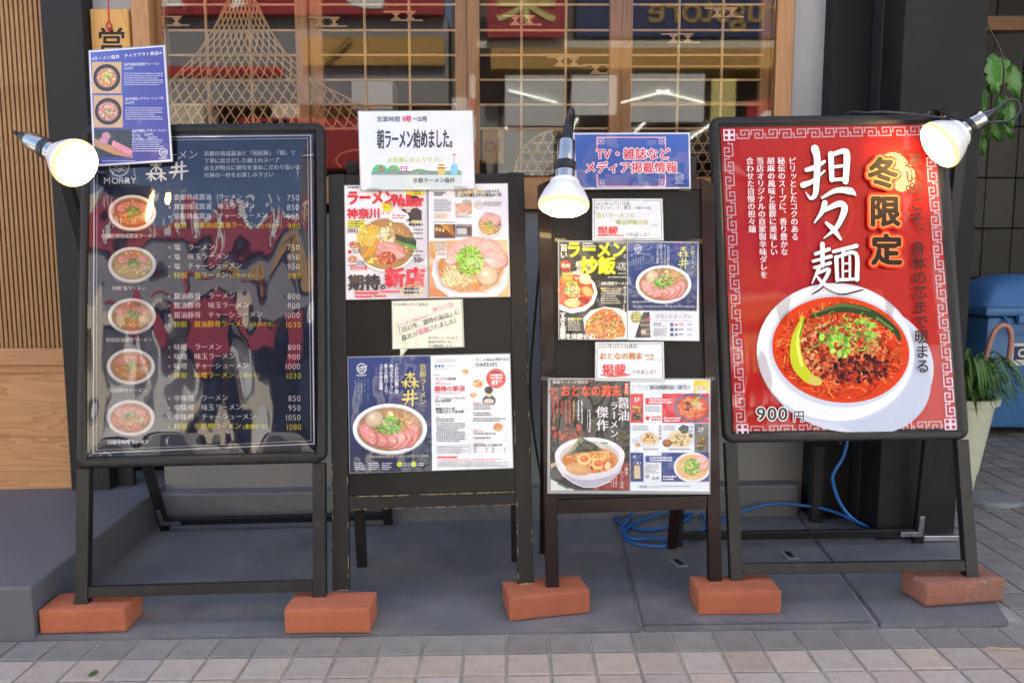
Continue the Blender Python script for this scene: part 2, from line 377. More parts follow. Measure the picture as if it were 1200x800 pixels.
# platform in slabs
plat = bpy.data.objects.new('shop_platform', None); COL.objects.link(plat); struct(plat)
plat['kind'] = 'structure'
def slab(pts, z, m, name='slab'):
    bm = bmesh.new()
    top = [bm.verts.new((x, y, gz(x)+z)) for x, y in pts]; f = bm.faces.new(top)
    r = bmesh.ops.extrude_face_region(bm, geom=[f]); 
    for v in r['geom']:
        if isinstance(v, bmesh.types.BMVert): v.co.z -= .08
    bmesh.ops.recalc_face_normals(bm, faces=bm.faces)
    es = [e for e in bm.edges if all(v.co.z-gz(v.co.x) > z-.001 for v in e.verts)]
    bmesh.ops.bevel(bm, geom=es, offset=.004, segments=2, affect='EDGES')
    return mesh_obj(name, bm, m, plat)
slab([(-4, YF), (.318, YF), (.362, YW), (-4, YW)], .008, M['platform'])
slab([(.326, YF+.022), (.901, YF+.022), (.998, YW), (.370, YW)], .0095, M['platform'])
slab([(.326, YF+.001), (.905, YF+.001), (.9055, YF+.017), (.3265, YF+.017)],   .0070, M['platform'], 'edging_strip')
rc = [(1.205+.035*math.sin(a), YF+.035-.035*math.cos(a)) for a in [k*math.pi/10 for k in range(6)]]
slab([(.911, YF+.002)]+rc+[(1.42, 2.36), (1.42, YW), (1.006, YW)], .0085, M['platform'])
bm = bmesh.new(); sloped(bm, (-4, YF+.02, -.05), (1.2, YW, -.001)); mesh_obj('joint_bed', bm, M['grout'], plat)
for px, py, a in ((795, 660, .25), (925, 651, .1)):     # recessed floor fitting
    c = atz(px, py, .009); bm = bmesh.new(); s = Matrix.Translation((c.x, c.y, gz(c.x)+.0095)) @ Matrix.Rotation(a, 4, 'Z')
    box(bm, (-.018, -.028, 0), (.018, .028, .004), .001, s); mesh_obj('fitting_plate', bm, M['stone'], plat)
    bm = bmesh.new(); box(bm, (-.008, -.022, .0042), (.008, .016, .008), .001, s); mesh_obj('fitting_bolt', bm, M['rubber'], plat)
# grit caught along the joint between platform and paving, and blown over both
gr = bmesh.new(); rg = random.Random(77)
for k in range(700):
    x = rg.uniform(-1.4, 1.5); y = YF-.002-abs(rg.gauss(0, .006)) if k % 3 else rg.uniform(1.5, 2.3); z = gz(x)+(.0095 if y > YF and -1.17 < x < 1.2 else .0)
    r_ = rg.uniform(.0006, .0019); c = Vector((x, y, z+r_*.4)); v = [gr.verts.new(c+Vector((rg.uniform(-1, 1), rg.uniform(-1, 1), rg.uniform(-.2, 1)))*r_) for _ in range(4)]
    for f in ((0, 1, 2), (0, 2, 3), (0, 3, 1), (1, 3, 2)): gr.faces.new([v[i] for i in f])
o = mesh_obj('grit', gr, M['grout']); o['kind'] = 'stuff'; tag(o, 'fine grit along the joint between the grey platform and the paving', 'grit')
# raised step on the left
bm = bmesh.new(); sloped(bm, (-4, YF-.004, -.05), (-1.178, YW+.2, .137), .006); 
for v in bm.verts:
    if v.co.x > -1.3: v.co.x -= (v.co.y-YF)*.07
struct(mesh_obj('raised_step', bm, M['step']))
# low plinth along the shop front
bm = bmesh.new(); sloped(bm, (-1.25, YW-.045, -.02), (1.0, YW+.1, .118), .005); struct(mesh_obj('plinth', bm, M['platform']))

# ================================================================= SHOP FRONT
def wthing(name, label, cat): return thing(name, label, cat, (0, 0, 0))
wall = wthing('shop_wall', 'grey shop wall under, beside and above the wooden lattice window', 'wall')
ZS = Z(246, YW)
bbox_obj('low_panel', (-1.24, YW+.02, .0), (1.06, YW+.12, ZS), M['lowwall'], wall, .002)
xl0, xl1 = X(106, 100, YW), X(168, 100, YW)
bbox_obj('stucco_pier', (xl0, YW+.02, ZS+.002), (xl1, YW+.14, 2.4), M['wallgrey'], wall, .003)
xr0, xr1 = X(928, 60, YW), X(985, 60, YW)
bbox_obj('stucco_pier', (xr0, YW-.01, ZS-.4), (xr1+.03, YW+.139, 2.4), M['wallgrey'], wall, .003)
bbox_obj('upper_wall', (-6, YW+.03, 2.4), (1.58, YW+.3, 4.6), M['wallgrey'], wall)
bbox_obj('side_wall', (-6, YW+.03, 0), (-2.5, YW+.3, 2.399), M['wallgrey'], wall)
# dark post left
xp0, xp1 = X(57, 5, YW), X(105, 5, YW)
bm = bmesh.new(); box(bm, (xp0+.0, YW-.05, .05), (xp1, YW+.1, 2.4), .004)
tag(mesh_obj('dark_post', bm, M['darkpost']), 'dark grey post between the slatted door and the wooden plaque', 'post')
bm = bmesh.new(); box(bm, (xp1+.002, YW-.005, .03), (X(157, 560, YW), YW+.018, Z(412, YW)), .003)
tag(mesh_obj('dark_skirting_board', bm, M['darkpost']), 'dark board behind the left leg of the tall menu sign', 'board')
# slatted door, far left
door = wthing('slatted_door', 'wooden slatted door with a grained lower panel, at the far left', 'door')
DX0, DX1 = -2.45, xp0-.003
zt, zr0, zr1, zr2, zb = 2.4, Z(407, YW), Z(436, YW), Z(511, YW), .07
bbox_obj('rail', (DX0, YW-.028, zr1+.027), (DX1, YW+.03, zr0), M['woodx'], door, .003); bbox_obj('rail_lip', (DX0, YW-.016, zr1), (DX1, YW+.03, zr1+.0265), M['woodx'], door, .002)
bbox_obj('panel', (DX0, YW+.0, zr2), (DX1, YW+.025, zr1-.0005), M['grain'], door)
bbox_obj('rail', (DX0, YW-.02, zb-.01), (DX1, YW+.03, zr2-.0005), M['grain'], door, .003)
bbox_obj('rail', (DX0, YW-.02, 2.3), (DX1, YW+.03, 2.4), M['grain'], door, .003)
bbox_obj('backing', (DX0, YW+.045, zr0), (DX1, YW+.055, 2.3), M['interior'], door)
pitch = .0160
for zz in (Z(96, YW), Z(206, YW), Z(311, YW)): bbox_obj('cross_batten', (DX0, YW+.018, zz-.012), (DX1, YW+.03, zz+.012), M['slat'], door)
sm = bmesh.new(); box(sm, (-.0047, -.010, zr0), (.0047, .008, 2.3)); so = mesh_obj('slat', sm, M['slat'], door); so.location = (DX1-.008, YW+.005, 0)
k = 1
while DX1-.008-k*pitch > DX0 and k < 75:
    o = so.copy(); COL.objects.link(o); o.location.x = DX1-.008-k*pitch; k += 1
# plaque hanging on the pier
pc = aty(131, 40, YW); pq = thing('shop_plaque', 'upright wooden plaque with black brush characters on a red cord', 'sign', (pc.x, YW-.012, 0))
pz0, pz1 = Z(120, YW), Z(11, YW); pw = .066
bm = bmesh.new(); box(bm, (-pw, 0, pz0), (pw, .018, pz1), .008, seg=3); mesh_obj('board', bm, M['plaque'], pq)
bm = bmesh.new(); zc = Z(28, YW)
tube(bm, spline([(0, -.002, zc-.03), (-.008, -.003, zc-.015), (-.004, -.003, zc), (0, -.003, zc), (.006, -.003, zc-.005), (.008, -.003, zc-.018), (.002, -.003, zc-.03)], 4), .002, 6)
tube(bm, [(0, -.003, zc), (0, .0, pz1+.002), (.003, .005, pz1+.35)], .002, 6); mesh_obj('cord', bm, M['redcloth'], pq)

# ---- lattice window behind one big pane
win = wthing('lattice_window', 'wooden lattice window with net and star-pattern screens behind glass', 'window')
YG, YL = YW-.01, YW+.05
def bar(name, x0, x1, z0, z1, y0, y1, m, bev=.002): return bbox_obj(name, (x0, y0, z0), (x1, y1, z1), m, win, bev)
zs0, zs1 = Z(246, YW), Z(207, YW)
WL, WR = X(160, 50, YW), X(928, 50, YW)
bar('bottom_rail', X(181, 220, YW), WR-.001, zs0+.001, zs1, YW-.004, YW+.12, M['woodx'], .004)
bar('jamb', WL, X(181, 50, YW)-.002, zs0-.02, 2.4, YW-.03, YW+.12, M['wood'], .004)
bar('jamb', X(908, 50, YW), WR, zs1+.001, 2.4, YW-.02, YW+.12, M['wood'], .004)
ztop = 2.4
for a, b, yo in ((181, 196, 0), (347, 361, 0), (361.8, 377, .02), (533, 547, .02), (547.8, 562, 0), (714, 728, 0), (728.8, 742, .02), (893, 907.5, .02)):
    bar('stile', X(a, 50, YW+.04), X(b, 50, YW+.04), zs1+.001, ztop, YW+.03+yo, YW+.06+yo, M['wood'])
bar('top_rail', WL+.01, WR-.01, 2.26, 2.3, YW+.02, YW+.1, M['woodx'])
panes = [(194, 349, (243, 294), 0), (375, 535, (428, 480), 0), (560, 716, (611, 663), 0), (740, 895, (795, 846), 0)]
for x0, x1, vx, _ in panes:
    for v in vx: bar('muntin', X(v, 60, YL)-.004, X(v, 60, YL)+.004, zs1+.002, 2.26, YL-.006, YL+.006, M['lattice'], .001)
    for hy in (-54, -23, 6, 36, 65, 94, 123, 151): bar('muntin', X(x0, 60, YL), X(x1, 60, YL), Z(hy, YL)-.0035, Z(hy, YL)+.0035, YL-.0045, YL+.0045, M['lattice'], .001)
for a, b, y in ((740, 895, 78), (740, 895, 120.5)): bar('muntin', X(a, 60, YL), X(b, 60, YL), Z(y, YL)-.003, Z(y, YL)+.003, YL-.0035, YL+.0035, M['woodx'], .001)
# net-shaped kumiko
YN = YL-.012
def interp(xs, ys, v): return float(np.interp(v, xs, ys))
def hw(y): return interp((-60, -40, 0, 35, 63, 94, 126, 153), (8, 10, 16, 33, 52, 82, 147, 235), y)
def kx(y): return interp((-60, 0, 40, 65, 95, 153), (2.6, 4.0, 6.2, 8.6, 11.5, 13.5), y)
ys = [-60+2.5*i for i in range(86)]
phi = {}; acc = 0
for y in ys: phi[y] = acc; acc += 2.5/interp((-60, 60, 153), (13, 17, 20), y)
strands = []
for sgn in (1, -1):
    for i in range(-42, 43):
        run = []
        for y in ys:
            x = 283+kx(y)*(i+sgn*phi[y]-(0 if sgn > 0 else -10) - (10 if sgn > 0 else 0)) if False else 283+kx(y)*(i+sgn*(phi[y]-6.0))
            if abs(x-283) < hw(y) and 194 < x < 532: run.append((x, y))
            else:
                if len(run) > 2: strands.append((run, sgn))
                run = []
        if len(run) > 2: strands.append((run, sgn))
strands.append(([(283-hw(y), y) for y in ys if 283-hw(y) > 194], 0)); strands.append(([(283+hw(y), y) for y in ys if 283+hw(y) < 532], 0))
for run, sgn in strands:
    bm = bmesh.new(); yy = YN+sgn*.0012
    pts = [Vector((X(x, y, yy), yy, Z(y, yy))) for x, y in run]
    tube(bm, pts, .0029, 4); mesh_obj('lattice_strip', bm, M['lattice'], win)
def kagome(cx, cy, r, xlo, xhi):
    c = Vector((X(cx, cy, YN), YN, Z(cy, YN))); rr = r/F*YN; n = 0; zb = zs1+.002
    xlo, xhi = X(xlo, cy, YN), X(xhi, cy, YN)
    bm = bmesh.new(); arc = [(c.x+rr*math.cos(a), YN, c.z+rr*math.sin(a)) for a in [math.pi*k/36 for k in range(-3, 40)]]
    arc = [p for p in arc if p[2] > zb and xlo < p[0] < xhi]; tube(bm, arc, .004, 6); mesh_obj('ring', bm, M['lattice'], win)
    sp = rr*.42
    for fam, ang in enumerate((0, 60, 120)):
        d = Vector((math.cos(R(ang)), 0, math.sin(R(ang)))); nrm = Vector((-d.z, 0, d.x))
        for k in range(-3, 4):
            off = (k+.5)*sp*.86/1.0*.5*1.15
            if abs(off) >= rr: continue
            h = math.sqrt(rr*rr-off*off); pts = []
            for t in range(41):
                p = c+nrm*off+d*(-h+2*h*t/40)
                if p.z > zb and xlo < p.x < xhi: pts.append(p+Vector((0, (fam-1)*.0015, 0)))
            if len(pts) > 3:
                bm = bmesh.new(); beam(bm, pts[0], pts[-1], .0036, .0036, (0, 1, 0)); mesh_obj('star_strip', bm, M['lattice'], win)
kagome(655, 206, 51, 600, 714); kagome(823, 206, 50, 773, 893)
def cloud(cx, cy, s=1):
    bm = bmesh.new(); c = Vector((X(cx, cy, YL), YL-.008, Z(cy, YL))); u = .0026*s*YL/1.0
    u = 1/F*YL*s
    for (a, b, y) in ((-22, 14, 4.6), (-14, 22, -4.6)): box(bm, (c.x+a*u, c.y-.003, c.z+y*u-.7*u), (c.x+b*u, c.y+.003, c.z+y*u+.7*u))
    for a in (-8, 8):
        M4 = Matrix.Translation((c.x+a*u, c.y, c.z))
        for s_ in (-1, 1):
            box(bm, (c.x+a*u-4*u, c.y-.002, c.z+s_*2.6*u-.9*u), (c.x+a*u+4*u, c.y+.002, c.z+s_*2.6*u+.9*u), .0008)
        box(bm, (c.x+a*u-1.5*u, c.y-.0025, c.z-3*u), (c.x+a*u+1.5*u, c.y+.0025, c.z+3*u))
    mesh_obj('cloud_ornament', bm, M['lattice'], win)
for p in ((200, 26), (384, 27), (473, 20), (612, 25), (664, 73), (706, 82), (848, 16), (797, 46)): cloud(*p)
bm = bmesh.new()   # curved ornament low in the second pane
tube(bm, [Vector((X(x, y, YL-.01), YL-.01, Z(y, YL-.01))) for x, y in [(420+26*math.cos(a), 188+12*math.sin(a)) for a in [R(d) for d in range(140, 330, 10)]]], .004, 6)
mesh_obj('curved_ornament', bm, M['wood'], win)
bm = bmesh.new(); zg0 = zs1-.01
box(bm, (X(191.5, 50, YG), YG-.003, zg0+.012), (X(907, 50, YG), YG+.003, 2.4)); 
mesh_obj('glass_pane', bm, M['glass'], win)

# ---- what stands inside the shop
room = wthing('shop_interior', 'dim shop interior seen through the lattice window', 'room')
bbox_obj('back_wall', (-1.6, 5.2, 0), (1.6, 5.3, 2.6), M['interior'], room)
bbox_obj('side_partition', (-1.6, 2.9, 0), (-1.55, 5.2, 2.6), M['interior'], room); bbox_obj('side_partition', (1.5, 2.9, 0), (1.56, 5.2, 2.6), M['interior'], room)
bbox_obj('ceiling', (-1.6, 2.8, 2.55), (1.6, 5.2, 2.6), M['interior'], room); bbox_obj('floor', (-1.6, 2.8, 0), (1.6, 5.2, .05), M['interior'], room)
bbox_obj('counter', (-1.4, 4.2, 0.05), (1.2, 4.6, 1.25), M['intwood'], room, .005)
rnd = random.Random(5)
for x, y, z, w_, h, m in ((X(578, 172, 2.9), 2.9, Z(172, 2.9), .04, .06, 'amber'), ):
    nt_ = thing('wall_notice', 'small yellow notice with red strokes hung inside the window', 'notice', (x, y, z))
    bbox_obj('sheet', (-w_, 0, -h), (w_, .002, h), M[m], nt_)
    bm = bmesh.new(); lathe(bm, [(.022, 0), (.014, 0)], 20, Matrix.Rotation(R(90), 4, 'X')); bmesh.ops.translate(bm, verts=bm.verts, vec=(-.012, -.002, 0)); box(bm, (.018, -.003, -.022), (.026, -.001, .03))
    mesh_obj('red_strokes', bm, M['red'], nt_)
bm = bmesh.new(); x_, z_ = X(436, 108, 3.4), Z(112, 3.4); box(bm, (x_-.09, 3.4, z_-.06), (x_+.09, 3.55, z_+.07), .006); tag(mesh_obj('white_box', bm, M['white']), 'white cabinet inside the shop behind the second window pane', 'cabinet')

# ---- dark column at the right of the window
colm = wthing('shop_column', 'dark painted column at the right of the shop window', 'column')
YC = 2.34
cx0, cx1 = X(1058, 60, YC), X(1159, 5, YC)
bbox_obj('front_face', (cx0, YC, .02), (cx1, YC+.35, 4.6), M['darkpanel'], colm, .003)
bbox_obj('recess_face', (X(976, 50, 2.54), 2.54, .02), (cx0-.002, 2.8, 4.6), M['darkpanel'], colm, .003)
bbox_obj('corner_strip', (X(1035, 50, 2.5)-.0, 2.47, .02), (cx0-.004, 2.539, 4.6), M['darkpost'], colm, .003)
bm = bmesh.new(); p = aty(1083, 622, YC-.03); box(bm, (p.x, YC-.03, gz(1.3)+.012), (cx1+.005, YC-.001, gz(1.3)+.03), .002); mesh_obj('base_trim', bm, M['steel'], colm)
for y_ in (250, 270):
    bm = bmesh.new(); zq = Z(y_, YC); box(bm, (cx1, YC+.05, zq-.006), (cx1+.012, YC+.07, zq+.006), .002); mesh_obj('screw_head', bm, M['steel'], colm)
# black boards stored under the signs, behind
bbox_obj('filler', (X(955, 560, 2.57), 2.50, .02), (1.02, 2.539, Z(520, 2.54)), M['darkpost'], colm)

# ---- alley on the right
alley = wthing('alley_wall', 'dark tiled wall at the back of the alley on the right', 'wall')
YA = 4.35
bbox_obj('backing', (1.55, YA+.02, 0), (5.0, YA+.3, 5), M['darkpost'], alley)
aw = bmesh.new(); box(aw, (-.0815, -.01, -.137), (.0815, .012, .137), .003, seg=1); am = bpy.data.meshes.new('wall_tile'); aw.to_mesh(am); aw.free(); am.materials.append(M['walltile'])
for i in range(9):
    for j in range(11):
        o = bpy.data.objects.new('wall_tile', am); COL.objects.link(o); o.parent = alley; o.location = (2.25+i*.167, YA+.005+rnd.uniform(0, .003), .1+j*.281)
bm = bmesh.new(); box(bm, (1.9, YA-.4, 2.05), (4.6, YA-.34, 2.12), .004); box(bm, (1.9, YA-.3, 2.35), (4.6, YA+.0, 2.6), .004)
tag(mesh_obj('overhead_beam', bm, M['intwood']), 'dark beam across the top of the alley', 'beam')
bbox_b = bmesh.new(); box(bbox_b, (1.56, 2.80, 0), (1.62, YA, 6)); tag(mesh_obj('alley_side_wall', bbox_b, M['darkpanel']), 'plain dark side wall of the shop running into the alley', 'wall')
bbox_b = bmesh.new(); box(bbox_b, (3.9, 1.9, 0), (4.2, YA+1, 7)); box(bbox_b, (3.9, 1.6, 0), (9, 1.9, 7)); tag(mesh_obj('neighbour_wall', bbox_b, M['greywall']), 'grey wall of the neighbouring building to the right', 'wall')
# blue bin
bc = atz(1192, 512, 0); BY = bc.y
bin_ = thing('waste_bin', 'blue plastic bin with a domed lid in the alley', 'bin', (bc.x+.05, BY+.18, gz(bc.x)))
bm = bmesh.new(); vs = box(bm, (-.25, -.2, .04), (.25, .2, .60), .03)
for v in vs:
    f_ = .86+.14*(v.co.z/.6); v.co.x *= f_; v.co.y *= f_
mesh_obj('body', bm, M['bluebin'], bin_, 40)
bm = bmesh.new(); box(bm, (-.268, -.218, .60), (.268, .218, .645), .012); mesh_obj('rim', bm, M['bluebin'], bin_, 40)
bm = bmesh.new(); n = 14
g_ = [[bm.verts.new((-.262+.524*i/n, -.212+.424*j/n, .646+.155*(1-abs(2*i/n-1)**2.6)**.6*(1-abs(2*j/n-1)**3)**.6)) for j in range(n+1)] for i in range(n+1)]
for i in range(n):
    for j in range(n): bm.faces.new((g_[i][j], g_[i+1][j], g_[i+1][j+1], g_[i][j+1]))
mesh_obj('lid', bm, M['bluebin'], bin_, 60)
bm = bmesh.new(); tube(bm, spline([(-.17, -.2, .6), (-.17, -.245, .56), (-.165, -.25, .53), (0, -.252, .525), (.06, -.252, .53), (.065, -.245, .56), (.065, -.2, .6)], 5), .008, 8)
box(bm, (-.12, -.235, .565), (.03, -.205, .61), .006); mesh_obj('handle', bm, M['bluebin'], bin_, 40)
bm = bmesh.new(); box(bm, (-.125, -.2025, .36), (-.02, -.195, .47), .002); st = mesh_obj('sticker', bm, M['white'], bin_)
bm = bmesh.new(); box(bm, (-.112, -.205, .39), (-.033, -.2026, .455)); mesh_obj('sticker_square', bm, M['navy'], st)
bm = bmesh.new(); lathe(bm, [(.022, 0), (.012, 0)], 18, Matrix.Translation((-.072, -.2055, .422)) @ Matrix.Rotation(R(90), 4, 'X')); mesh_obj('sticker_ring', bm, M['white'], st)
# planter
pb = atz(1127, 581, 0); PY = pb.y+.07
pl = thing('planter', 'cream tapered planter of strappy leaves with a pink cane loop', 'planter', (pb.x, PY, gz(pb.x)))
bm = bmesh.new(); HP = .375
lathe(bm, [(.0, .004), (.066, .0), (.072, .006), (.082, .08), (.086, .083), (.088, .1), (.125, HP-.03), (.128, HP-.028), (.141, HP-.026), (.143, HP), (.128, HP), (.122, HP-.03), (.12, HP-.04)], 40); mesh_obj('pot', bm, M['cream'], pl, 40)
bm = bmesh.new(); lathe(bm, [(0, HP-.03), (.124, HP-.035)], 20); mesh_obj('soil', bm, M['soil'], pl)
rl = random.Random(11)
for k in range(190):
    a = rl.uniform(0, 2*math.pi); r0 = rl.uniform(0, .08); L_ = rl.uniform(.12, .30); hgt = rl.uniform(.05, .17); bm = bmesh.new(); prev = None; nn = 7
    wd = rl.uniform(.0045, .009); sx, sy = math.cos(a), math.sin(a)
    for t in range(nn+1):
        s_ = t/nn; rr = r0+L_*s_*.75; zz = HP-.03+hgt*math.sin(s_*2.6)*1.1+.02*s_
        if s_ > .6: zz -= (s_-.6)*L_*.45
        ww = wd*(1-s_**3)*(.6+.4*min(1, s_*4)) + .0004
        c_ = Vector((sx*rr, sy*rr, zz)); cur = (bm.verts.new(c_+Vector((-sy*ww, sx*ww, .002))), bm.verts.new(c_-Vector((0, 0, .0015))), bm.verts.new(c_+Vector((sy*ww, -sx*ww, .002))))
        if prev: bm.faces.new((prev[0], prev[1], cur[1], cur[0])); bm.faces.new((prev[1], prev[2], cur[2], cur[1]))
        prev = cur
    mesh_obj('leaf', bm, M['leaf'], pl, 60)
bm = bmesh.new(); pts = []
for px, py in ((1148, 458), (1151, 437), (1157, 412), (1163, 393), (1169, 384), (1176, 381), (1182, 384), (1185, 393), (1184, 408), (1181, 424)):
    q = aty(px, py, PY); pts.append((q.x-pb.x, 0, q.z-gz(pb.x)))
tube(bm, spline(pts, 5), .0095, 10); tag(mesh_obj('cane', bm, M['cane'], None, 60), 'pinkish brown cane handle looped above the planter leaves', 'cane')
bpy.data.objects['cane'].location = (pb.x, PY, gz(pb.x))
bm = bmesh.new(); lc = atz(1163, 585, 0); lathe(bm, [(0, .012), (.06, .013), (.085, .01), (.098, .0), (.1, -.01)], 36, Matrix.Translation((lc.x, lc.y, gz(lc.x)+.002))); tag(mesh_obj('round_cover', bm, M['stone'], None, 30), 'round grey cover lying on the paving by the planter', 'cover')
# hanging branch with broad leaves
hb = aty(1172, 100, 2.75); br = thing('leafy_branch', 'branch of broad lobed green leaves hanging beside the dark column', 'plant', hb)
def bleaf(p, length, width, droop, yaw, tilt):
    bm = bmesh.new(); n = 10; prev = None
    for t in range(n+1):
        s_ = t/n; lob = 1+.22*math.sin(s_*22); ww = width*math.sin(math.pi*min(.999, s_**.75))**.75*lob/2+.0005
        y_ = -droop*s_*s_*.3
        cur = (bm.verts.new((-ww, y_+.012*lob, -length*s_)), bm.verts.new((-ww*.5, y_+.002, -length*s_)), bm.verts.new((0, y_+.008, -length*s_)), bm.verts.new((ww*.5, y_+.002, -length*s_)), bm.verts.new((ww, y_+.012*lob, -length*s_)))
        if prev:
            for q in range(4): bm.faces.new((prev[q], prev[q+1], cur[q+1], cur[q]))
        prev = cur
    bmesh.ops.transform(bm, matrix=Matrix.Translation(p) @ Matrix.Rotation(yaw, 4, 'Z') @ Matrix.Rotation(tilt, 4, 'Y'), verts=bm.verts)
    mesh_obj('leaf', bm, M['leafbig'], br, 60)
for px, py, L_, W_, yw, tl in ((1166, 62, 52, 32, .4, -.2), (1178, 66, 50, 34, -.3, .3), (1158, 105, 40, 26, .5, .3), (1172, 112, 44, 26, -.4, -.35), (1186, 118, 36, 22, .2, -.1), (1160, 140, 34, 22, -.2, -.5), (1156, 156, 30, 20, .3, .1), (1176, 135, 34, 20, 0, -.45), (1150, 90, 40, 26, .6, .1), (1188, 75, 46, 26, .1, -.25)):
    q = aty(px, py, 2.75+rnd.uniform(-.08, .08))-hb; bleaf(q, .85*L_/F*2.75, .75*W_/F*2.75, .02, yw, tl)
bm = bmesh.new(); tube(bm, spline([(-.1, .15, .5), (-.02, .06, .22), (.0, 0, .1), (.01, 0, 0), (-.02, 0, -.12), (-.03, 0, -.18)], 5), [.0028]*25+[.002], 6); mesh_obj('stem', bm, M['stem'], br, 60)

# ================================================================= ACROSS THE STREET (seen in the glass and the plastic sheets)
YO = -6.5
def fac(name, lo, hi, m, parent, bev=0.0): return bbox_obj(name, lo, hi, M[m], parent, bev)
def flat_text(body, size, loc, m, parent, name='lettering', ext=.01, rot=math.pi, off=.01):
    c = bpy.data.curves.new('txt', 'FONT'); c.body = body; c.size = size; c.extrude = ext; c.offset = off*size
    o = bpy.data.objects.new('txt', c); COL.objects.link(o); bpy.context.view_layer.update()
    me = bpy.data.meshes.new_from_object(o.evaluated_get(bpy.context.evaluated_depsgraph_get())); bpy.data.objects.remove(o)
    me.materials.clear(); me.materials.append(M[m]); n_ = bpy.data.objects.new(name, me); COL.objects.link(n_); n_.parent = parent
    n_.rotation_euler = (math.pi/2, 0, rot); n_.location = loc; return n_
A = wthing('drugstore_building', 'shop building across the street with a navy fascia and a lit sales floor', 'building')
fac('wall', (-.9, YO-3, 3.3), (6.5, YO-.05, 8.2), 'dullwall', A); fac('pier', (-.9, YO-3, 0), (-.55, YO, 3.299), 'white', A); fac('pier', (4.9, YO-3, 0), (6.5, YO, 3.299), 'white', A)
fac('fascia', (.95, YO-.05, 4.15), (4.7, YO+.12, 5.3), 'navy', A); flat_text('Drugstore', .56, (4.35, YO+.13, 4.35), 'yellow', A)
fac('orange_band', (-.3, YO-.05, 3.6), (4.7, YO+.5, 3.88), 'amber', A); fac('canopy', (-.5, YO-.05, 3.9), (4.7, YO+.45, 4.0), 'creamwall', A)
for x_ in (-.4, 1.1, 2.6):
    f_ = fac('window', (x_, YO-.06, 6.3), (x_+1.1, YO-.02, 7.9), 'darkglass', A); fac('sill', (x_-.05, YO-.05, 6.2), (x_+1.15, YO+.05, 6.29), 'white', f_)
fac('rear_wall', (-.9, YO-6, 0), (6.5, YO-5.8, 3.3), 'shopwall', A); fac('ceiling', (-.9, YO-5.8, 3.31), (6.5, YO-.1, 3.35), 'shopwall', A); fac('floor', (-.9, YO-5.8, 0), (6.5, YO-.1, .05), 'shopwall', A)
for x_ in (-.1, 1.1, 2.3, 3.5, 4.6):
    bm = bmesh.new(); box(bm, (x_-.014, YO-4, 3.23), (x_+.014, YO-1.4, 3.26)); mesh_obj('fluorescent_tube', bm, M['tubelight'], A)
for x_ in (-.2, .85, 1.9, 2.95, 4.0):          # display racks added on the far pavement, sunlit to brighten the window reflections
    s_ = fac('added_rack', (x_, YO+.15, .02), (x_+.8, YO+.5, rnd.choice((2.1, 2.4, 2.75))), 'shopwall', A)
    for k in range(22):
        a, b = rnd.uniform(x_, x_+.68), rnd.choice((.4, .75, 1.1, 1.45, 1.8)); q = rnd.uniform(.08, .16)
        fac('goods', (a, YO+.5, b), (a+q, YO+.56, b+q*1.6), 'p%d' % rnd.randrange(5), s_)
for a, b, z0_, z1_, m_ in ((-.1, .75, 2.8, 3.5, 'shopwall'), (.85, 1.5, 2.95, 3.5, 'white'), (1.7, 2.75, 2.85, 3.52, 'shopwall'), (2.85, 3.2, 2.8, 3.45, 'p2'), (4.0, 4.6, 2.75, 3.5, 'shopwall')): fac('added_panel', (a, YO+.51, z0_), (b, YO+.54, z1_), m_, A)  # panels added in the sun to give the reflections a bright cream area
for x_, s_ in ((.3, 1), (1.9, -1), (2.4, 1), (4.1, 1)):
    bm = bmesh.new(); box(bm, (-.35, YO+.56, -.009), (.35, YO+.58, .009), 0, Matrix.Translation((x_, 0, 3.2)) @ Matrix.Rotation(R(14*s_), 4, 'Y')); mesh_obj('fluorescent_tube', bm, M['tubelight'], A)
f_ = fac('red_poster', (3.35, YO+.57, 2.15), (3.95, YO+.60, 3.15), 'red', A); 
bm = bmesh.new(); lathe(bm, [(0, .05), (.1, .05), (.12, 0)], 16, Matrix.Translation((3.65, YO+.60, 2.88)) @ Matrix.Rotation(R(-90), 4, 'X')); box(bm, (3.5, YO+.601, 2.3), (3.8, YO+.61, 2.65), .02); mesh_obj('white_shape', bm, M['white'], f_)
fac('display_board', (-.5, YO-.4, .3), (-.2, YO+.0, 3.2), 'greywall', A)
fac('striped_pole', (-.62, YO+.1, .1), (-.54, YO+.18, 3.6), 'white', A)
for k in range(5): fac('red_stripe', (-.625, YO+.095, .6+k*.6), (-.535, YO+.185, .85+k*.6), 'red', A)
VB = wthing('vertical_banner', 'red banner with a yellow-green character across the street', 'sign')
fac('panel', (-.35, YO+.5, 4.02), (.75, YO+.55, 5.2), 'red', VB); flat_text('薬', .9, (.65, YO+.56, 4.3), 'p2', VB)
B_ = wthing('red_sign_building', 'low white building across the street under wide red signs', 'building')
fac('wall', (-7.2, YO-3, 3.2), (-.95, YO, 4.45), 'greywall', B_); fac('red_fascia', (-7.2, YO-.05, 4.46), (-1.0, YO+.14, 5.0), 'red', B_)
fac('red_line', (-6, YO, 3.62), (-3.4, YO+.05, 3.74), 'red', B_)
flat_text('らーめん', 1.0, (-1.6, YO+.15, 4.6), 'white', B_, off=.03)
fac('pier', (-7.2, YO-3, 0), (-5.9, YO, 3.199), 'creamwall', B_); fac('pier', (-3.6, YO-3, 0), (-3.2, YO, 3.199), 'creamwall', B_); fac('rear_wall', (-7.2, YO-3.2, 0), (-.95, YO-3.01, 3.199), 'interior', B_)
fac('amber_soffit', (-3.1, YO-2.0, 3.1), (-1.0, YO-.1, 3.18), 'amber', B_); fac('amber_band', (-3.1, YO+.01, 3.75), (-1.0, YO+.1, 4.15), 'amber', B_)
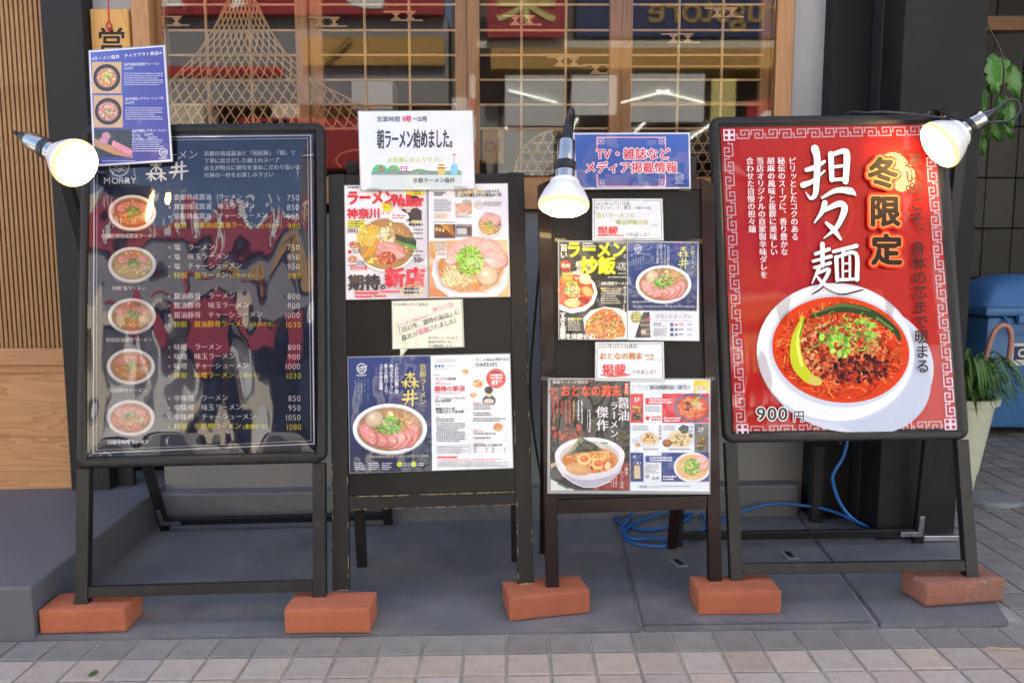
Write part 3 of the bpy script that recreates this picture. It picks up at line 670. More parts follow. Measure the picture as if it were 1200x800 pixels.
bm = bmesh.new(); box(bm, (-2.75, YO+.16, 4.0), (-2.3, YO+.2, 4.04), 0, Matrix.Translation((-2.5, 0, 4)) @ Matrix.Rotation(R(-40), 4, 'Y') @ Matrix.Translation((2.5, 0, -4))); mesh_obj('lamp_strip', bm, M['yellow'], B_)
fac('cream_awning', (-6.6, YO+.02, 2.5), (-4.4, YO+.6, 3.1), 'creamwall', B_); fac('red_awning', (-3.9, YO+.02, 2.2), (-1.9, YO+.6, 2.9), 'red', B_)
fac('shop_window', (-3.1, YO-.3, .5), (-1.1, YO-.25, 2.1), 'darkglass', B_); fac('shutter', (-5.8, YO-.3, .1), (-3.7, YO-.2, 2.4), 'white', B_)
C_ = wthing('cream_building', 'cream building further left across the street', 'building')
fac('wall', (-15, YO-4, 0), (-7.3, YO-.4, 6), 'creamwall', C_)
for x_ in range(-14, -8, 2):
    for z_ in (1.2, 4.0): fac('window', (x_, YO-.41, z_), (x_+1.2, YO-.36, z_+1.3), 'darkglass', C_)
D_ = wthing('white_building', 'white building further right across the street', 'building')
fac('wall', (6.6, YO-4, 0), (16, YO-.2, 8.5), 'white', D_)
for x_ in range(7, 15, 2):
    for z_ in (1.2, 4.0, 6.2): fac('window', (x_, YO-.21, z_), (x_+1.2, YO-.16, z_+1.3), 'darkglass', D_)

# ================================================================= PRINT ENGINE (flat printing as thin coloured geometry)
class Plane:
    def __init__(s, O, u, v):
        s.O, s.u, s.v = Vector(O), Vector(u).normalized(), Vector(v).normalized(); s.b = s.v.cross(s.u).normalized()
        s.M = Matrix(((s.u.x, s.b.x, s.v.x, s.O.x), (s.u.y, s.b.y, s.v.y, s.O.y), (s.u.z, s.b.z, s.v.z, s.O.z), (0, 0, 0, 1)))
    def at(s, px, py, off=0.0):
        d = ray(px, py); o = s.O-s.b*off; k = (o-EYE).dot(s.b)/d.dot(s.b); q = EYE+d*k-s.O
        return q.dot(s.u), q.dot(s.v)
FONT_JOBS = []
class Ink:
    """one printed mesh: polygons and glyphs in the plane of a sheet, given where they stand on the sheet"""
    def __init__(s, name, parent, plane, off, mat_, ox=0, oz=0):
        s.name, s.parent, s.pl, s.off, s.mat = name, parent, plane, off, mat_; s.V, s.Fc, s.C = [], [], []; s.z = 0.0; s.ox, s.oz = ox, oz; s.dz = 8e-6; s.under = None; s.rot = 0; s.glyphs = []
    def m(s, x, y): a, b = s.pl.at(x, y, s.off); return a-s.ox, b-s.oz
    def raw(s, pts, c, fan=False, cc=None):
        s.z += s.dz; n = len(s.V); y = -(s.off+s.z)
        for p in pts: a, b = s.m(*p); s.V.append((a, y, b))
        if fan:
            k = len(pts)-1
            for i in range(k): s.Fc.append((n, n+1+i, n+1+(i+1) % k)); s.C.append(None)
        else: s.Fc.append(tuple(range(n, n+len(pts))))
        s.C = s.C[:0] + s.C
        s.vc = getattr(s, 'vc', [])
        s.vc += [lin(k_) for k_ in (cc if cc else [c]*len(pts))]
    def poly(s, pts, c, cc=None): s.raw(pts, c, cc=cc)
    def rect(s, x0, y0, x1, y1, c, cc=None): s.raw([(x0, y0), (x1, y0), (x1, y1), (x0, y1)], c, cc=cc)
    def ell(s, cx, cy, rx, ry, c, n=28, rot=0, c2=None, wob=0, rnd=None):
        ca, sa = math.cos(rot), math.sin(rot); P = []
        for k in range(n):
            a = 2*math.pi*k/n; w_ = 1+(rnd.uniform(-wob, wob) if wob else 0)
            x, y = rx*w_*math.cos(a), ry*w_*math.sin(a); P.append((cx+x*ca-y*sa, cy+x*sa+y*ca))
        if c2: s.raw([(cx, cy)]+P, c, fan=True, cc=[c]+[c2]*n)
        else: s.raw(P, c)
    def seg(s, x0, y0, x1, y1, w, c, ext=True):
        dx, dy = x1-x0, y1-y0; L = math.hypot(dx, dy) or 1; dx /= L; dy /= L; e = w/2 if ext else 0
        x0 -= dx*e; y0 -= dy*e; x1 += dx*e; y1 += dy*e; nx, ny = -dy*w/2, dx*w/2
        s.raw([(x0+nx, y0+ny), (x1+nx, y1+ny), (x1-nx, y1-ny), (x0-nx, y0-ny)], c)
    def line(s, pts, w, c):
        for a, b in zip(pts, pts[1:]): s.seg(*a, *b, w, c)
    def stroke(s, pts, ws, c, k=5):
        """tapered brush stroke"""
        P = spline([(x, y, 0) for x, y in pts], k) if len(pts) > 2 else [Vector((*pts[0], 0)), Vector((*pts[1], 0))]
        W = np.interp(np.linspace(0, 1, len(P)), np.linspace(0, 1, len(ws)), ws); Lf, Rt = [], []
        for i, p in enumerate(P):
            t = (P[min(i+1, len(P)-1)]-P[max(i-1, 0)]).normalized(); nx, ny = -t.y*W[i]/2, t.x*W[i]/2
            Lf.append((p.x+nx, p.y+ny)); Rt.append((p.x-nx, p.y-ny))
        for i in range(len(P)-1): s.raw([Lf[i], Lf[i+1], Rt[i+1], Rt[i]], c)
        for i in (0, len(P)-1):
            if W[i] > .6: s.ell(P[i].x, P[i].y, W[i]/2, W[i]/2, c, 8)
    def text(s, body, x, y, h, c, bold=0.012, sx=1.0, vert=False, rot=None, mincho=False, align='l', shear=0, sp=1.0, col2=None):
        """(x, y) is the top left of the first em box, h the em height in photo pixels"""
        s.z += s.dz*2; rot = s.rot if rot is None else rot
        cs, sn = math.cos(rot), math.sin(rot)
        wd = lambda ch: (1.0 if ord(ch) > 0x2e80 or ch in '・「」『』★☆' else ADV.get(ch, .56 if not ch.isupper() else .68))
        tot = sum(wd(ch) for ch in body)*h*sx*sp
        if align == 'c': x -= tot/2*cs; y -= tot/2*sn
        if align == 'r': x -= tot*cs; y -= tot*sn
        cx_, cy_ = x, y
        for ch in body:
            if ch not in ' 　':
                # em-box local (gx right, gy up from baseline) -> photo px
                if vert and ch in 'ー〜（）()「」…':
                    f = lambda gx, gy, X0=cx_, Y0=cy_: (X0+(.5+(-(gy-.36)))*h*sx*-1+1.0*h*sx, Y0+gx*h)
                elif vert and ch in '、。':
                    f = lambda gx, gy, X0=cx_, Y0=cy_: (X0+(gx+.55)*h*sx, Y0+(.30-gy)*h)
                elif vert and ch in 'ッャュョっゃゅょ':
                    f = lambda gx, gy, X0=cx_, Y0=cy_: (X0+(gx+.1)*h*sx, Y0+(.78-gy)*h)
                else:
                    f = lambda gx, gy, X0=cx_, Y0=cy_: (X0+gx*h*sx*cs+(.86-gy)*h*(-sn)+shear*gy*h, Y0+gx*h*sx*sn+(.86-gy)*h*cs)
                p0, p1, p2 = f(0, 0), f(1, 0), f(0, 1)
                D = [(0, 0)]
                if mincho: D = [(-.018, 0), (.018, 0)]
                if bold > .014:
                    k8 = 4 if bold < .03 else 8 if bold < .07 else 14
                    D = [(bold*math.cos(2*math.pi*q/k8+.785), bold*math.sin(2*math.pi*q/k8+.785)) for q in range(k8)]+([(0, 0)] if bold > .05 else [])
                    if mincho: D = [(x_*1.35, y_*.6) for x_, y_ in D]
                for dxx, dyy in D:
                    s.z += 1.5e-6; dxx *= h; dyy *= h
                    a, b1, b2 = s.m(p0[0]+dxx, p0[1]+dyy), s.m(p1[0]+dxx, p1[1]+dyy), s.m(p2[0]+dxx, p2[1]+dyy)
                    s.glyphs.append((ch, 0.0, a, (b1[0]-a[0], b1[1]-a[1]), (b2[0]-a[0], b2[1]-a[1]), -(s.off+s.z), lin(col2 if (col2 and ch in NUMS) else c)))
            if vert: cy_ += h*sp; cx_ += getattr(s, 'vshift', 0)*h*sp
            else: cx_ += wd(ch)*h*sx*sp*cs; cy_ += wd(ch)*h*sx*sp*sn
        s.z += s.dz
    def greek(s, x0, y0, x1, y1, lh, c, seed=0, fill=.5):
        """print too small to read: rows of tiny dashes"""
        r = random.Random(seed); y = y0
        while y+lh*fill <= y1+.01:
            x = x0+r.uniform(0, 1); xe = x1-r.uniform(0, .25)*(x1-x0)*(r.random() < .4)
            while x < xe-.4:
                L = min(r.uniform(.5, .95)*lh, xe-x); s.rect(x, y+r.uniform(0, .1)*lh, x+L, y+lh*fill, c); s.z -= s.dz; x += L+lh*r.uniform(.12, .3)
            y += lh
        s.z += s.dz
    def done(s): FONT_JOBS.append(s); return s
NUMS = '0123456789'
ADV = {' ': .3, '　': 1, '.': .3, ',': .3, '!': .32, '(': .36, ')': .36, 'i': .26, 'l': .26, 'r': .38, 't': .36, 'I': .3, 'M': .85, 'W': .98, 'm': .88, 'w': .8, '~': .6, '/': .4, 'T': .62, 'O': .78, '1': .45}
def realise():
    need = {}
    for k in FONT_JOBS:
        for g in k.glyphs: need.setdefault((g[0], round(g[1], 4)), None)
    objs = []
    for (ch, b) in need:
        c = bpy.data.curves.new('g', 'FONT'); c.body = ch; c.offset = b; c.resolution_u = 3; o = bpy.data.objects.new('g', c); COL.objects.link(o); objs.append(((ch, b), o, c))
    bpy.context.view_layer.update(); dg = bpy.context.evaluated_depsgraph_get()
    for key, o, c in objs:
        e = o.evaluated_get(dg); me = e.to_mesh(); need[key] = ([(v.co.x, v.co.y) for v in me.vertices], [tuple(p.vertices) for p in me.polygons]); e.to_mesh_clear()
    for key, o, c in objs: bpy.data.objects.remove(o); bpy.data.curves.remove(c)
    for k in FONT_JOBS:
        if not k.V and not k.glyphs: continue
        V, Fc, VC = k.V, k.Fc, getattr(k, 'vc', []); up_ = 0
        if k.under: up_ = k.under.z+1e-4; V = [(x, y-up_, z) for x, y, z in V]
        for ch, b, a, e1, e2, y, c in k.glyphs:
            vs, fs = need[(ch, round(b, 4))]; n = len(V)
            V += [(a[0]+gx*e1[0]+gy*e2[0], y-up_, a[1]+gx*e1[1]+gy*e2[1]) for gx, gy in vs]; VC += [c]*len(vs); Fc += [tuple(n+i for i in f) for f in fs]
        me = bpy.data.meshes.new(k.name); me.from_pydata(V, [], Fc); at_ = me.color_attributes.new('Col', 'FLOAT_COLOR', 'POINT')
        at_.data.foreach_set('color', [x for c in VC for x in c]); me.materials.append(k.mat); me.update()
        # every polygon must face the street (-Y)
        bm = bmesh.new(); bm.from_mesh(me); bm.normal_update(); fl = [f for f in bm.faces if f.normal.y > 0]
        if fl: bmesh.ops.reverse_faces(bm, faces=fl)
        bm.to_mesh(me); bm.free()
        o = bpy.data.objects.new(k.name, me); COL.objects.link(o); o.parent = k.parent

# brush-drawn characters in a unit box
def KI(ox, oy, w_, h_): return [([(ox, oy+.3*h_), (ox+w_, oy+.24*h_)], [.09, .07]), ([(ox+.52*w_, oy), (ox+.5*w_, oy+h_)], [.09, .08]), ([(ox+.48*w_, oy+.34*h_), (ox+.25*w_, oy+.66*h_), (ox, oy+.86*h_)], [.07, .06, .02]), ([(ox+.54*w_, oy+.36*h_), (ox+.78*w_, oy+.66*h_), (ox+1.02*w_, oy+.84*h_)], [.05, .08, .10])]
BR = {'森': KI(.24, 0, .52, .48)+KI(.0, .48, .46, .5)+KI(.54, .46, .46, .52),
      '井': [([(.12, .34), (.9, .26)], [.1, .08]), ([(.02, .62), (1.0, .54)], [.12, .09]), ([(.38, .08), (.36, .6), (.16, .96)], [.11, .1, .03]), ([(.68, .02), (.66, 1.0)], [.11, .09])]}
def brush(ink, ch, x, y, w_, h_, c, fat=1.0):
    for pts, ws in BR[ch]: ink.stroke([(x+a*w_, y+b*h_) for a, b in pts], [v*fat*(w_+h_)/2 for v in ws], c, 4)
def logo(ink, cx, cy, r, c, txt=True, th=1.0):
    """ring bowl emblem with three strands and chopsticks"""
    P = [(cx+r*math.cos(a), cy+r*math.sin(a)) for a in [R(d) for d in range(-20, 325, 15)]]
    ink.line(P, .09*r*2*th, c)
    for k in range(3):
        ink.line([(cx-.72*r+1.5*r*t/8, cy+(k-.6)*.32*r+.12*r*math.sin(t*1.6+k)) for t in range(9)], .1*r*th, c)
    ink.seg(cx-.1*r, cy-.35*r, cx+1.15*r, cy-.62*r, .1*r*th, c); ink.seg(cx-.1*r, cy-.15*r, cx+1.15*r, cy-.42*r, .1*r*th, c)
    if txt: ink.text('MORRY', cx, cy+r*1.18, r*.62, c, align='c', bold=.015)

# ---- food pictures
def gsh(c, k): return tuple(max(0, min(255, v*k)) for v in c)
def onions(ink, cx, cy, rx, ry, n, r, rnd, base=(120, 185, 50)):
    for _ in range(n):
        a, q = rnd.uniform(0, 6.28), math.sqrt(rnd.random()); x, y = cx+rx*q*math.cos(a), cy+ry*q*math.sin(a); s_ = r*rnd.uniform(.6, 1.2); c = gsh(base, rnd.uniform(.55, 1.35))
        ink.z -= ink.dz*.9
        ink.ell(x, y, s_, s_*.75, c, 8, rnd.uniform(0, 3)); ink.z -= ink.dz*.9
        if rnd.random() < .6: ink.ell(x, y, s_*.5, s_*.36, gsh((205, 225, 140), rnd.uniform(.6, 1.1)), 6)
def noodles(ink, cx, cy, rx, ry, n, cols, w_, rnd, L=.6, ang=None):
    for _ in range(n):
        a, q = rnd.uniform(0, 6.28), math.sqrt(rnd.random()); x, y = cx+rx*q*math.cos(a)*.9, cy+ry*q*math.sin(a)*.9; t = (ang if ang is not None else rnd.uniform(0, 6.28))+rnd.uniform(-.3, .3); bend = rnd.uniform(-1.2, 1.2); pts = []
        for k in range(5):
            pts.append((x, y)); x += math.cos(t)*rx*L/4; y += math.sin(t)*ry*L/4; t += bend/4
        pts = [p for p in pts if ((p[0]-cx)/rx)**2+((p[1]-cy)/ry)**2 < 1]
        if len(pts) > 1:
            c = gsh(rnd.choice(cols), rnd.uniform(.8, 1.15))
            for p, q_ in zip(pts, pts[1:]): ink.seg(*p, *q_, w_*rnd.uniform(.7, 1.2), c); ink.z -= ink.dz*.93
def blobs(ink, cx, cy, rx, ry, n, r, cols, rnd, n_=6):
    for _ in range(n):
        a, q = rnd.uniform(0, 6.28), math.sqrt(rnd.random()); ink.z -= ink.dz*.9
        ink.ell(cx+rx*q*math.cos(a), cy+ry*q*math.sin(a), r*rnd.uniform(.5, 1.3), r*rnd.uniform(.35, .9), gsh(rnd.choice(cols), rnd.uniform(.7, 1.25)), n_, rnd.uniform(0, 3), wob=.25, rnd=rnd)
def pork(ink, cx, cy, rx, ry, rot, rnd, c=(225, 150, 140)):
    ink.ell(cx+rx*.03, cy+ry*.06, rx*1.03, ry*1.04, gsh(c, .58), 22, rot, c2=gsh(c, .72)); ink.ell(cx, cy, rx, ry, tuple(v*k_ for v, k_ in zip(c, (.93, .78, .74))), 22, rot, wob=.03, rnd=rnd); ink.ell(cx-.02*rx, cy-.04*ry, rx*.93, ry*.9, gsh(c, 1.1), 22, rot, c2=gsh(c, .98), wob=.04, rnd=rnd)
    ca, sa = math.cos(rot), math.sin(rot)
    for k in range(26):
        t = rnd.uniform(-.75, .75); v = rnd.uniform(-.6, .6)*math.sqrt(1-t*t); x, y = rx*t*ca-ry*v*sa, rx*t*sa+ry*v*ca
        ink.ell(cx+x, cy+y, rx*rnd.uniform(.08, .26), ry*rnd.uniform(.03, .10), rnd.choice([(240, 200, 188), gsh(c, .88), gsh(c, 1.12), (232, 178, 168)]), 7, rot+rnd.uniform(-.6, .6))
def egg(ink, cx, cy, rx, ry, rot=0, c=(232, 205, 170)):
    ink.ell(cx, cy, rx*1.04, ry*1.06, gsh(c, .72), 20, rot); ink.ell(cx-rx*.05, cy-ry*.06, rx*.97, ry*.96, gsh(c, 1.0), 20, rot, c2=gsh(c, .86)); ink.ell(cx-rx*.25, cy-ry*.3, rx*.4, ry*.3, (250, 238, 222), 12, rot, c2=gsh(c, 1.03))
def bowl(ink, cx, cy, rx, ry, rim=(232, 236, 240), inner=.86, broth=(205, 140, 70), dy=0.0, n=44):
    ink.ell(cx, cy+ry*.05, rx, ry*1.02, gsh(rim, .8), n); ink.ell(cx, cy, rx, ry, rim, n, c2=gsh(rim, 1.04)); ink.ell(cx, cy+dy+ry*.01, rx*(inner+.03), ry*(inner+.03), gsh(rim, .86), n)
    ink.ell(cx, cy+dy+ry*.03, rx*inner, ry*inner, broth, n, c2=gsh(broth, .78))
    r = random.Random(int(cx*7+cy)); blobs(ink, cx, cy+dy+ry*.03, rx*inner*.86, ry*inner*.86, 60, rx*.06, [gsh(broth, 1.15), gsh(broth, .85), gsh(broth, 1.3)], r)
    return r
def shio_bowl(ink, cx, cy, rx, ry, k=1.0):
    """the shop's ramen: fan of pink pork below, onions in the middle, egg at the left"""
    r = bowl(ink, cx, cy, rx, ry, inner=.88, broth=(208, 164, 112)); noodles(ink, cx+rx*.45, cy-ry*.3, rx*.35, ry*.35, int(45*k), [(214, 170, 110), (178, 126, 70), (228, 190, 130)], rx*.018, r)
    for i, (a, b, t) in enumerate(((.58, .28, -.6), (.38, .42, -.35), (.14, .50, -.1), (-.12, .50, .15), (-.36, .42, .45), (-.58, .22, .8))): pork(ink, cx+rx*a, cy+ry*b, rx*.34, ry*.27, t*1.5-.3, r, gsh((222, 146, 140), r.uniform(.94, 1.06)))
    egg(ink, cx-rx*.42, cy-ry*.38, rx*.24, ry*.32, -.5); onions(ink, cx-.02*rx, cy-.12*ry, rx*.33, ry*.34, int(120*k), rx*.045, r, (110, 172, 60))
def dark_bowl(ink, x0, y0, x1, y1, top):
    ink.rect(x0, y0, x1, y1, (205, 170, 125)); cx, cy = (x0+x1)/2, (y0+y1)/2; r = random.Random(int(y0)); q = min(x1-x0, y1-y0)*.46
    ink.ell(cx, cy, q, q, (38, 38, 42), 30); ink.ell(cx, cy, q*.86, q*.86, (62, 60, 62), 30); ink.ell(cx, cy, q*.74, q*.72, (196, 140, 95), 24)
    if top: blobs(ink, cx, cy, q*.7, q*.66, 90, q*.10, [(214, 160, 150), (228, 180, 170), (190, 120, 112)], r); onions(ink, cx, cy, q*.24, q*.24, 40, q*.08, r, (190, 200, 90))
    else: blobs(ink, cx, cy, q*.7, q*.66, 90, q*.08, [(225, 175, 110), (205, 140, 80), (236, 200, 140)], r); onions(ink, cx, cy-.1*q, q*.22, q*.3, 40, q*.08, r, (175, 205, 90))
def quadpath(q, t): return q
class Sheet:
    """a laminated or framed sheet whose corners TL,TR,BR,BL are given where they show on its plane"""
    def __init__(s, name, label, cat, plane, quad, off, margin=.6, lam=True, parent=None, group=None, mat_=None):
        s.pl, s.off, s.quad = plane, off, quad; s.mat = mat_ or M['print']
        P = [plane.at(x, y, off) for x, y in quad]; s.ox, s.oz = sum(p[0] for p in P)/4, sum(p[1] for p in P)/4
        if parent is None:
            mt = plane.M @ Matrix.Translation((s.ox, 0, s.oz)); s.t = thing(name, label, cat, mat=mt, group=group)
        else: s.t, s.ox, s.oz = parent, 0, 0
        s.rot = math.atan2(quad[1][1]-quad[0][1], quad[1][0]-quad[0][0])
        if lam:
            bm = bmesh.new(); cx, cy = sum(p[0] for p in P)/4, sum(p[1] for p in P)/4
            L = [bm.verts.new((p[0]-s.ox, -(off-.0004), p[1]-s.oz)) for p in P[::-1]]; f = bm.faces.new(L)
            r = bmesh.ops.extrude_face_region(bm, geom=[f])
            for v in r['geom']:
                if isinstance(v, bmesh.types.BMVert): v.co.y += .0009
            bmesh.ops.recalc_face_normals(bm, faces=bm.faces); mesh_obj('laminate', bm, M['laminate'], s.t)
    def quad_in(s, d, q=None):
        q = q or s.quad; cx, cy = sum(p[0] for p in q)/4, sum(p[1] for p in q)/4
        return [(x+(d if x < cx else -d), y+(d if y < cy else -d)) for x, y in q]
    def ink(s, name, parent, lift=0.0):
        k = Ink(name, parent, s.pl, s.off+lift, s.mat, s.ox, s.oz); k.rot = s.rot; return k.done()
    def page(s, quad, c, cc=None, name='page', th=.0003):
        """one printed page: background sheet object; returns (object, ink for pictures, ink for lettering)"""
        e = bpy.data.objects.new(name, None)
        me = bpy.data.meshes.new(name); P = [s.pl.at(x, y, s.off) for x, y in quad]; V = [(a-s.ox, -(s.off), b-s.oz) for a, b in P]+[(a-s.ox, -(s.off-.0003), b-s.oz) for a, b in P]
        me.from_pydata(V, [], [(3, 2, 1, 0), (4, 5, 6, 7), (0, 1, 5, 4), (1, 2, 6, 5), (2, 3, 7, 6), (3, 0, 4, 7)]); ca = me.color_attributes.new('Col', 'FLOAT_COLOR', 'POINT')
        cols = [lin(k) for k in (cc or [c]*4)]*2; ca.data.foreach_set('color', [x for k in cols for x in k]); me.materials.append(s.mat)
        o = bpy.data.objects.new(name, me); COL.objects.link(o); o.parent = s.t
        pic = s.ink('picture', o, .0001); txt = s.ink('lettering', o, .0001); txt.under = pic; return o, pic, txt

# ================================================================= BRICKS UNDER THE SIGN FEET
def brick(pxs, ang, label, m, name='brick', size=(.21, .1, .06), rough=0.0, off=(0, 0)):
    """pxs: photo points of the front bottom corners"""
    a, b = atz(*pxs[0], .0095), atz(*pxs[1], .0095); c = (a+b)/2; t = ang
    cx, cy = c.x-math.sin(t)*size[1]/2, c.y+math.cos(t)*size[1]/2
    bm = bmesh.new(); box(bm, (-size[0]/2, -size[1]/2, 0), (size[0]/2, size[1]/2, size[2]), .0018 if not rough else .007, seg=2)
    bmesh.ops.subdivide_edges(bm, edges=bm.edges[:], cuts=4 if rough else 5, use_grid_fill=True); amp = rough or .0008; sd_ = Vector((pxs[0][0]*.1, 3, 1))
    for v in bm.verts:
        d = noise.noise_vector(v.co*22+sd_)*amp+noise.noise_vector(v.co*80+sd_)*amp*.5
        if not rough:
            e_ = sum(abs(abs(a_)-b_/2) < .004 for a_, b_ in ((v.co.x, size[0]), (v.co.y, size[1])))+(abs(v.co.z-size[2]) < .004)
            q_ = noise.noise(v.co*35+sd_*2)
            if e_ >= 2 and q_ > .25: d -= Vector((math.copysign(1, v.co.x), math.copysign(1, v.co.y), 1))*(q_-.25)*.006
        if v.co.z < .003: d.z = 0
        v.co += d
    o = mesh_obj(name, bm, m, None, 35); o.location = (cx, cy, gz(cx)+.0102); o.rotation_euler = (0, -SLX, t); tag(o, label, 'brick', 'bricks under the feet of the signs'); return o
brick(((49, 741), (146, 741)), .02, 'new orange brick at far left, under the left foot of the tall menu sign', M['brick'])
brick(((335, 742), (433, 741)), -.01, 'orange brick shared by the tall menu sign and the worn black frame', M['brick'])
brick(((597, 729), (691, 716)), .19, 'orange brick set at an angle between the two middle signs', M['brick'])
brick(((819, 721), (914, 718)), .0, 'orange brick under the brown frame and the left foot of the red sign', M['brick'])
brick(((1082, 713), (1179, 703)), .13, 'worn old reddish-brown brick under the right foot of the red sign', M['oldbrick'], rough=.0032, size=(.225, .105, .062))

# ================================================================= SIGN BOARDS
def plane_from_feet(l, r, tilt):
    L, R_ = atz(*l, .0705), atz(*r, .0705); u = (R_-L).normalized(); v = Vector((0, math.sin(R(tilt)), math.cos(R(tilt)))); v = (v-u*v.dot(u)).normalized(); return Plane((L+R_)/2, u, v)
P1 = plane_from_feet((103, 705), (382, 697), 10); P2 = plane_from_feet((398, 692), (620, 684), 9.5)
P3 = plane_from_feet((648, 688), (838, 681), 6.5); P4 = plane_from_feet((860, 678), (1136, 674), 12)
def outer(pl, q, off=0):
    P = [pl.at(x, y, off) for x, y in q]; return (P[0][0]+P[3][0])/2, (P[1][0]+P[2][0])/2, (P[2][1]+P[3][1])/2, (P[0][1]+P[1][1])/2
def to_local(pl, w_): return pl.M.inverted() @ w_
def rear_legs(pl, t, x0, x1, ztop, foot_px, wd, m, dp=.022, bracket=None, barz=None, zf=.0095):
    """rear A-frame: two legs from the hinge to the platform, joined by a bar"""
    f = to_local(pl, atz(*foot_px, zf)); 
    for x in (x0, x1):
        wx = pl.M @ Vector((x, f.y, 0)); bm = bmesh.new()
        # local z at which the leg meets the sloping ground
        lo = -.2; p = pl.M @ Vector((x, f.y, f.z)); dz = gz(p.x)+zf-p.z; p1 = Vector((x, f.y, f.z+dz/ max(.5, pl.v.z)))
        beam(bm, p1, (x, dp, ztop), wd, .02, (1, 0, 0), .002); mesh_obj('rear_leg', bm, m, t)
        if x == x0: a0 = p1
        else: a1 = p1
    h0 = Vector((x0, dp, ztop)); h1 = Vector((x1, dp, ztop)); d0, d1 = h0-a0, h1-a1
    bz = barz or .03
    bm = bmesh.new(); beam(bm, a0+d0*bz, a1+d1*bz, .026, .016, d0, .002); mesh_obj('rear_bar', bm, m, t)
    bm = bmesh.new(); beam(bm, a0+d0*.9, a1+d1*.9, .026, .016, d0, .002); mesh_obj('rear_bar', bm, m, t)
    if bracket is not None:
        sgn, aa, dd = (1, a0, d0) if bracket == 0 else (-1, a1, d1); q = aa+dd*bz; up_ = dd.normalized(); nn = Vector((0, -1, 0)); nn = (nn-up_*nn.dot(up_)).normalized()
        Mx = Matrix(((1, -nn.x, up_.x, q.x), (0, -nn.y, up_.y, q.y), (0, -nn.z, up_.z, q.z), (0, 0, 0, 1))); bm = bmesh.new()
        box(bm, (-.008, -.0135, -.008), (.008, -.0115, .06), .0008, Mx); box(bm, (.0085*sgn if sgn > 0 else -.062, -.0135, -.0078), (.062 if sgn > 0 else -.0085, -.0115, .0078), .0008, Mx)
        mesh_obj('corner_bracket', bm, M['steel'], t); br_ = t.children[-1]
        for a, b in ((0, .02), (0, .045), (.028*sgn, 0), (.05*sgn, 0)):
            bm = bmesh.new(); lathe(bm, [(.0028, 0), (.0026, .0012), (0, .0016)], 10, Mx @ Matrix.Translation((a, -.0135, b)) @ Matrix.Rotation(R(90), 4, 'X')); mesh_obj('screw', bm, M['chrome'], br_)
def rounded_frame(pl, t, x0, x1, z0, z1, m, wd=.030, rad=.028, depth=.020):
    """snap frame: one profile run round a rounded rectangle, plus corner joints"""
    prof = [(0, .008), (0, -.004), (.004, -.0095), (.012, -.012), (.020, -.0105), (wd-.004, -.005), (wd, -.0028), (wd, .008)]
    path = []
    for cx, cz, a0 in ((x1-rad, z1-rad, 0), (x0+rad, z1-rad, 90), (x0+rad, z0+rad, 180), (x1-rad, z0+rad, 270)):
        for k in range(7): a = R(a0+15*k); path.append(((cx, cz), (math.cos(a), math.sin(a)), a0, k))
    bm = bmesh.new(); rings = []
    for (cx, cz), (ca, sa), a0, k in path:
        rg = []
        for ins, y in prof:
            rr = rad-ins
            if rr >= 0: rg.append(bm.verts.new((cx+ca*rr, y, cz+sa*rr)))
            else:   # inside the corner: square inner corner
                a = R(a0+45); s_ = -rr*math.sqrt(2)*1.0; d_ = (math.copysign(1, math.cos(a)), math.copysign(1, math.sin(a))); rg.append(bm.verts.new((cx+d_[0]*rr, y, cz+d_[1]*rr)))
        rings.append(rg)
    for i in range(len(rings)):
        a, b = rings[i], rings[(i+1) % len(rings)]
        for j in range(len(prof)-1): bm.faces.new((a[j], b[j], b[j+1], a[j+1]))
    bmesh.ops.remove_doubles(bm, verts=bm.verts, dist=1e-5); bmesh.ops.recalc_face_normals(bm, faces=bm.faces)
    mesh_obj('snap_frame', bm, m, t, 28)
    for cx, cz, sx_, sz_ in ((x1, z1, -1, -1), (x0, z1, 1, -1), (x0, z0, 1, 1), (x1, z0, -1, 1)):
        bm = bmesh.new(); e = .0006
        box(bm, (min(cx+sx_*rad, cx+sx_*(rad+.0016)), -.0122, min(cz, cz+sz_*wd)+.003), (max(cx+sx_*rad, cx+sx_*(rad+.0016)), -.0035, max(cz, cz+sz_*wd)-.003)); mesh_obj('corner_seam', bm, M['rubber'], t)
    bbox_obj('back_panel', (x0+.01, .0085, z0+.01), (x1-.01, .0125, z1-.01), M['board'], t)
    return
def steel_sign(pl, q, label, px_rear, bracket, bar_px):
    t = thing('sign_stand', label, 'sign', mat=pl.M, group='signs standing in front of the shop'); x0, x1, z0, z1 = outer(pl, q)
    rounded_frame(pl, t, x0, x1, z0, z1, M['black'])
    for s in (0, 1):
        xa = x0+.004 if s == 0 else x1-.036; bm = bmesh.new(); box(bm, (xa, -.010, -.001), (xa+.032, .014, z0-.0005), .0015); box(bm, (xa-.0008, -.0108, -.003), (xa+.0328, .0148, .010), .001)
        mesh_obj('leg', bm, M['black'], t)
    zb_ = pl.at(*bar_px)[1]; bm = bmesh.new(); box(bm, (x0+.0362, -.008, zb_-.0135), (x1-.0362, .010, zb_+.0135), .0015); mesh_obj('cross_bar', bm, M['black'], t)
    f = to_local(pl, atz(*px_rear, .0095)); dx = (f.x-x0) if bracket == 0 else (x1-f.x)
    rear_legs(pl, t, x0+dx, x1-dx, z1-.1, px_rear, .03, M['black'], bracket=bracket, barz=.028)
    return t, (x0, x1, z0, z1)
s1, r1 = steel_sign(P1, [(95, 150), (380, 142), (385, 542), (92, 548)], 'tall black framed sign with the dark blue ramen price menu, leftmost sign', (194, 620), 0, (240, 689))
s4, r4 = steel_sign(P4, [(831, 139), (1107, 133), (1134, 512), (847, 521)], 'tall black framed sign with the red spicy noodle poster, rightmost sign', (1075, 635), 1, (1000, 664))

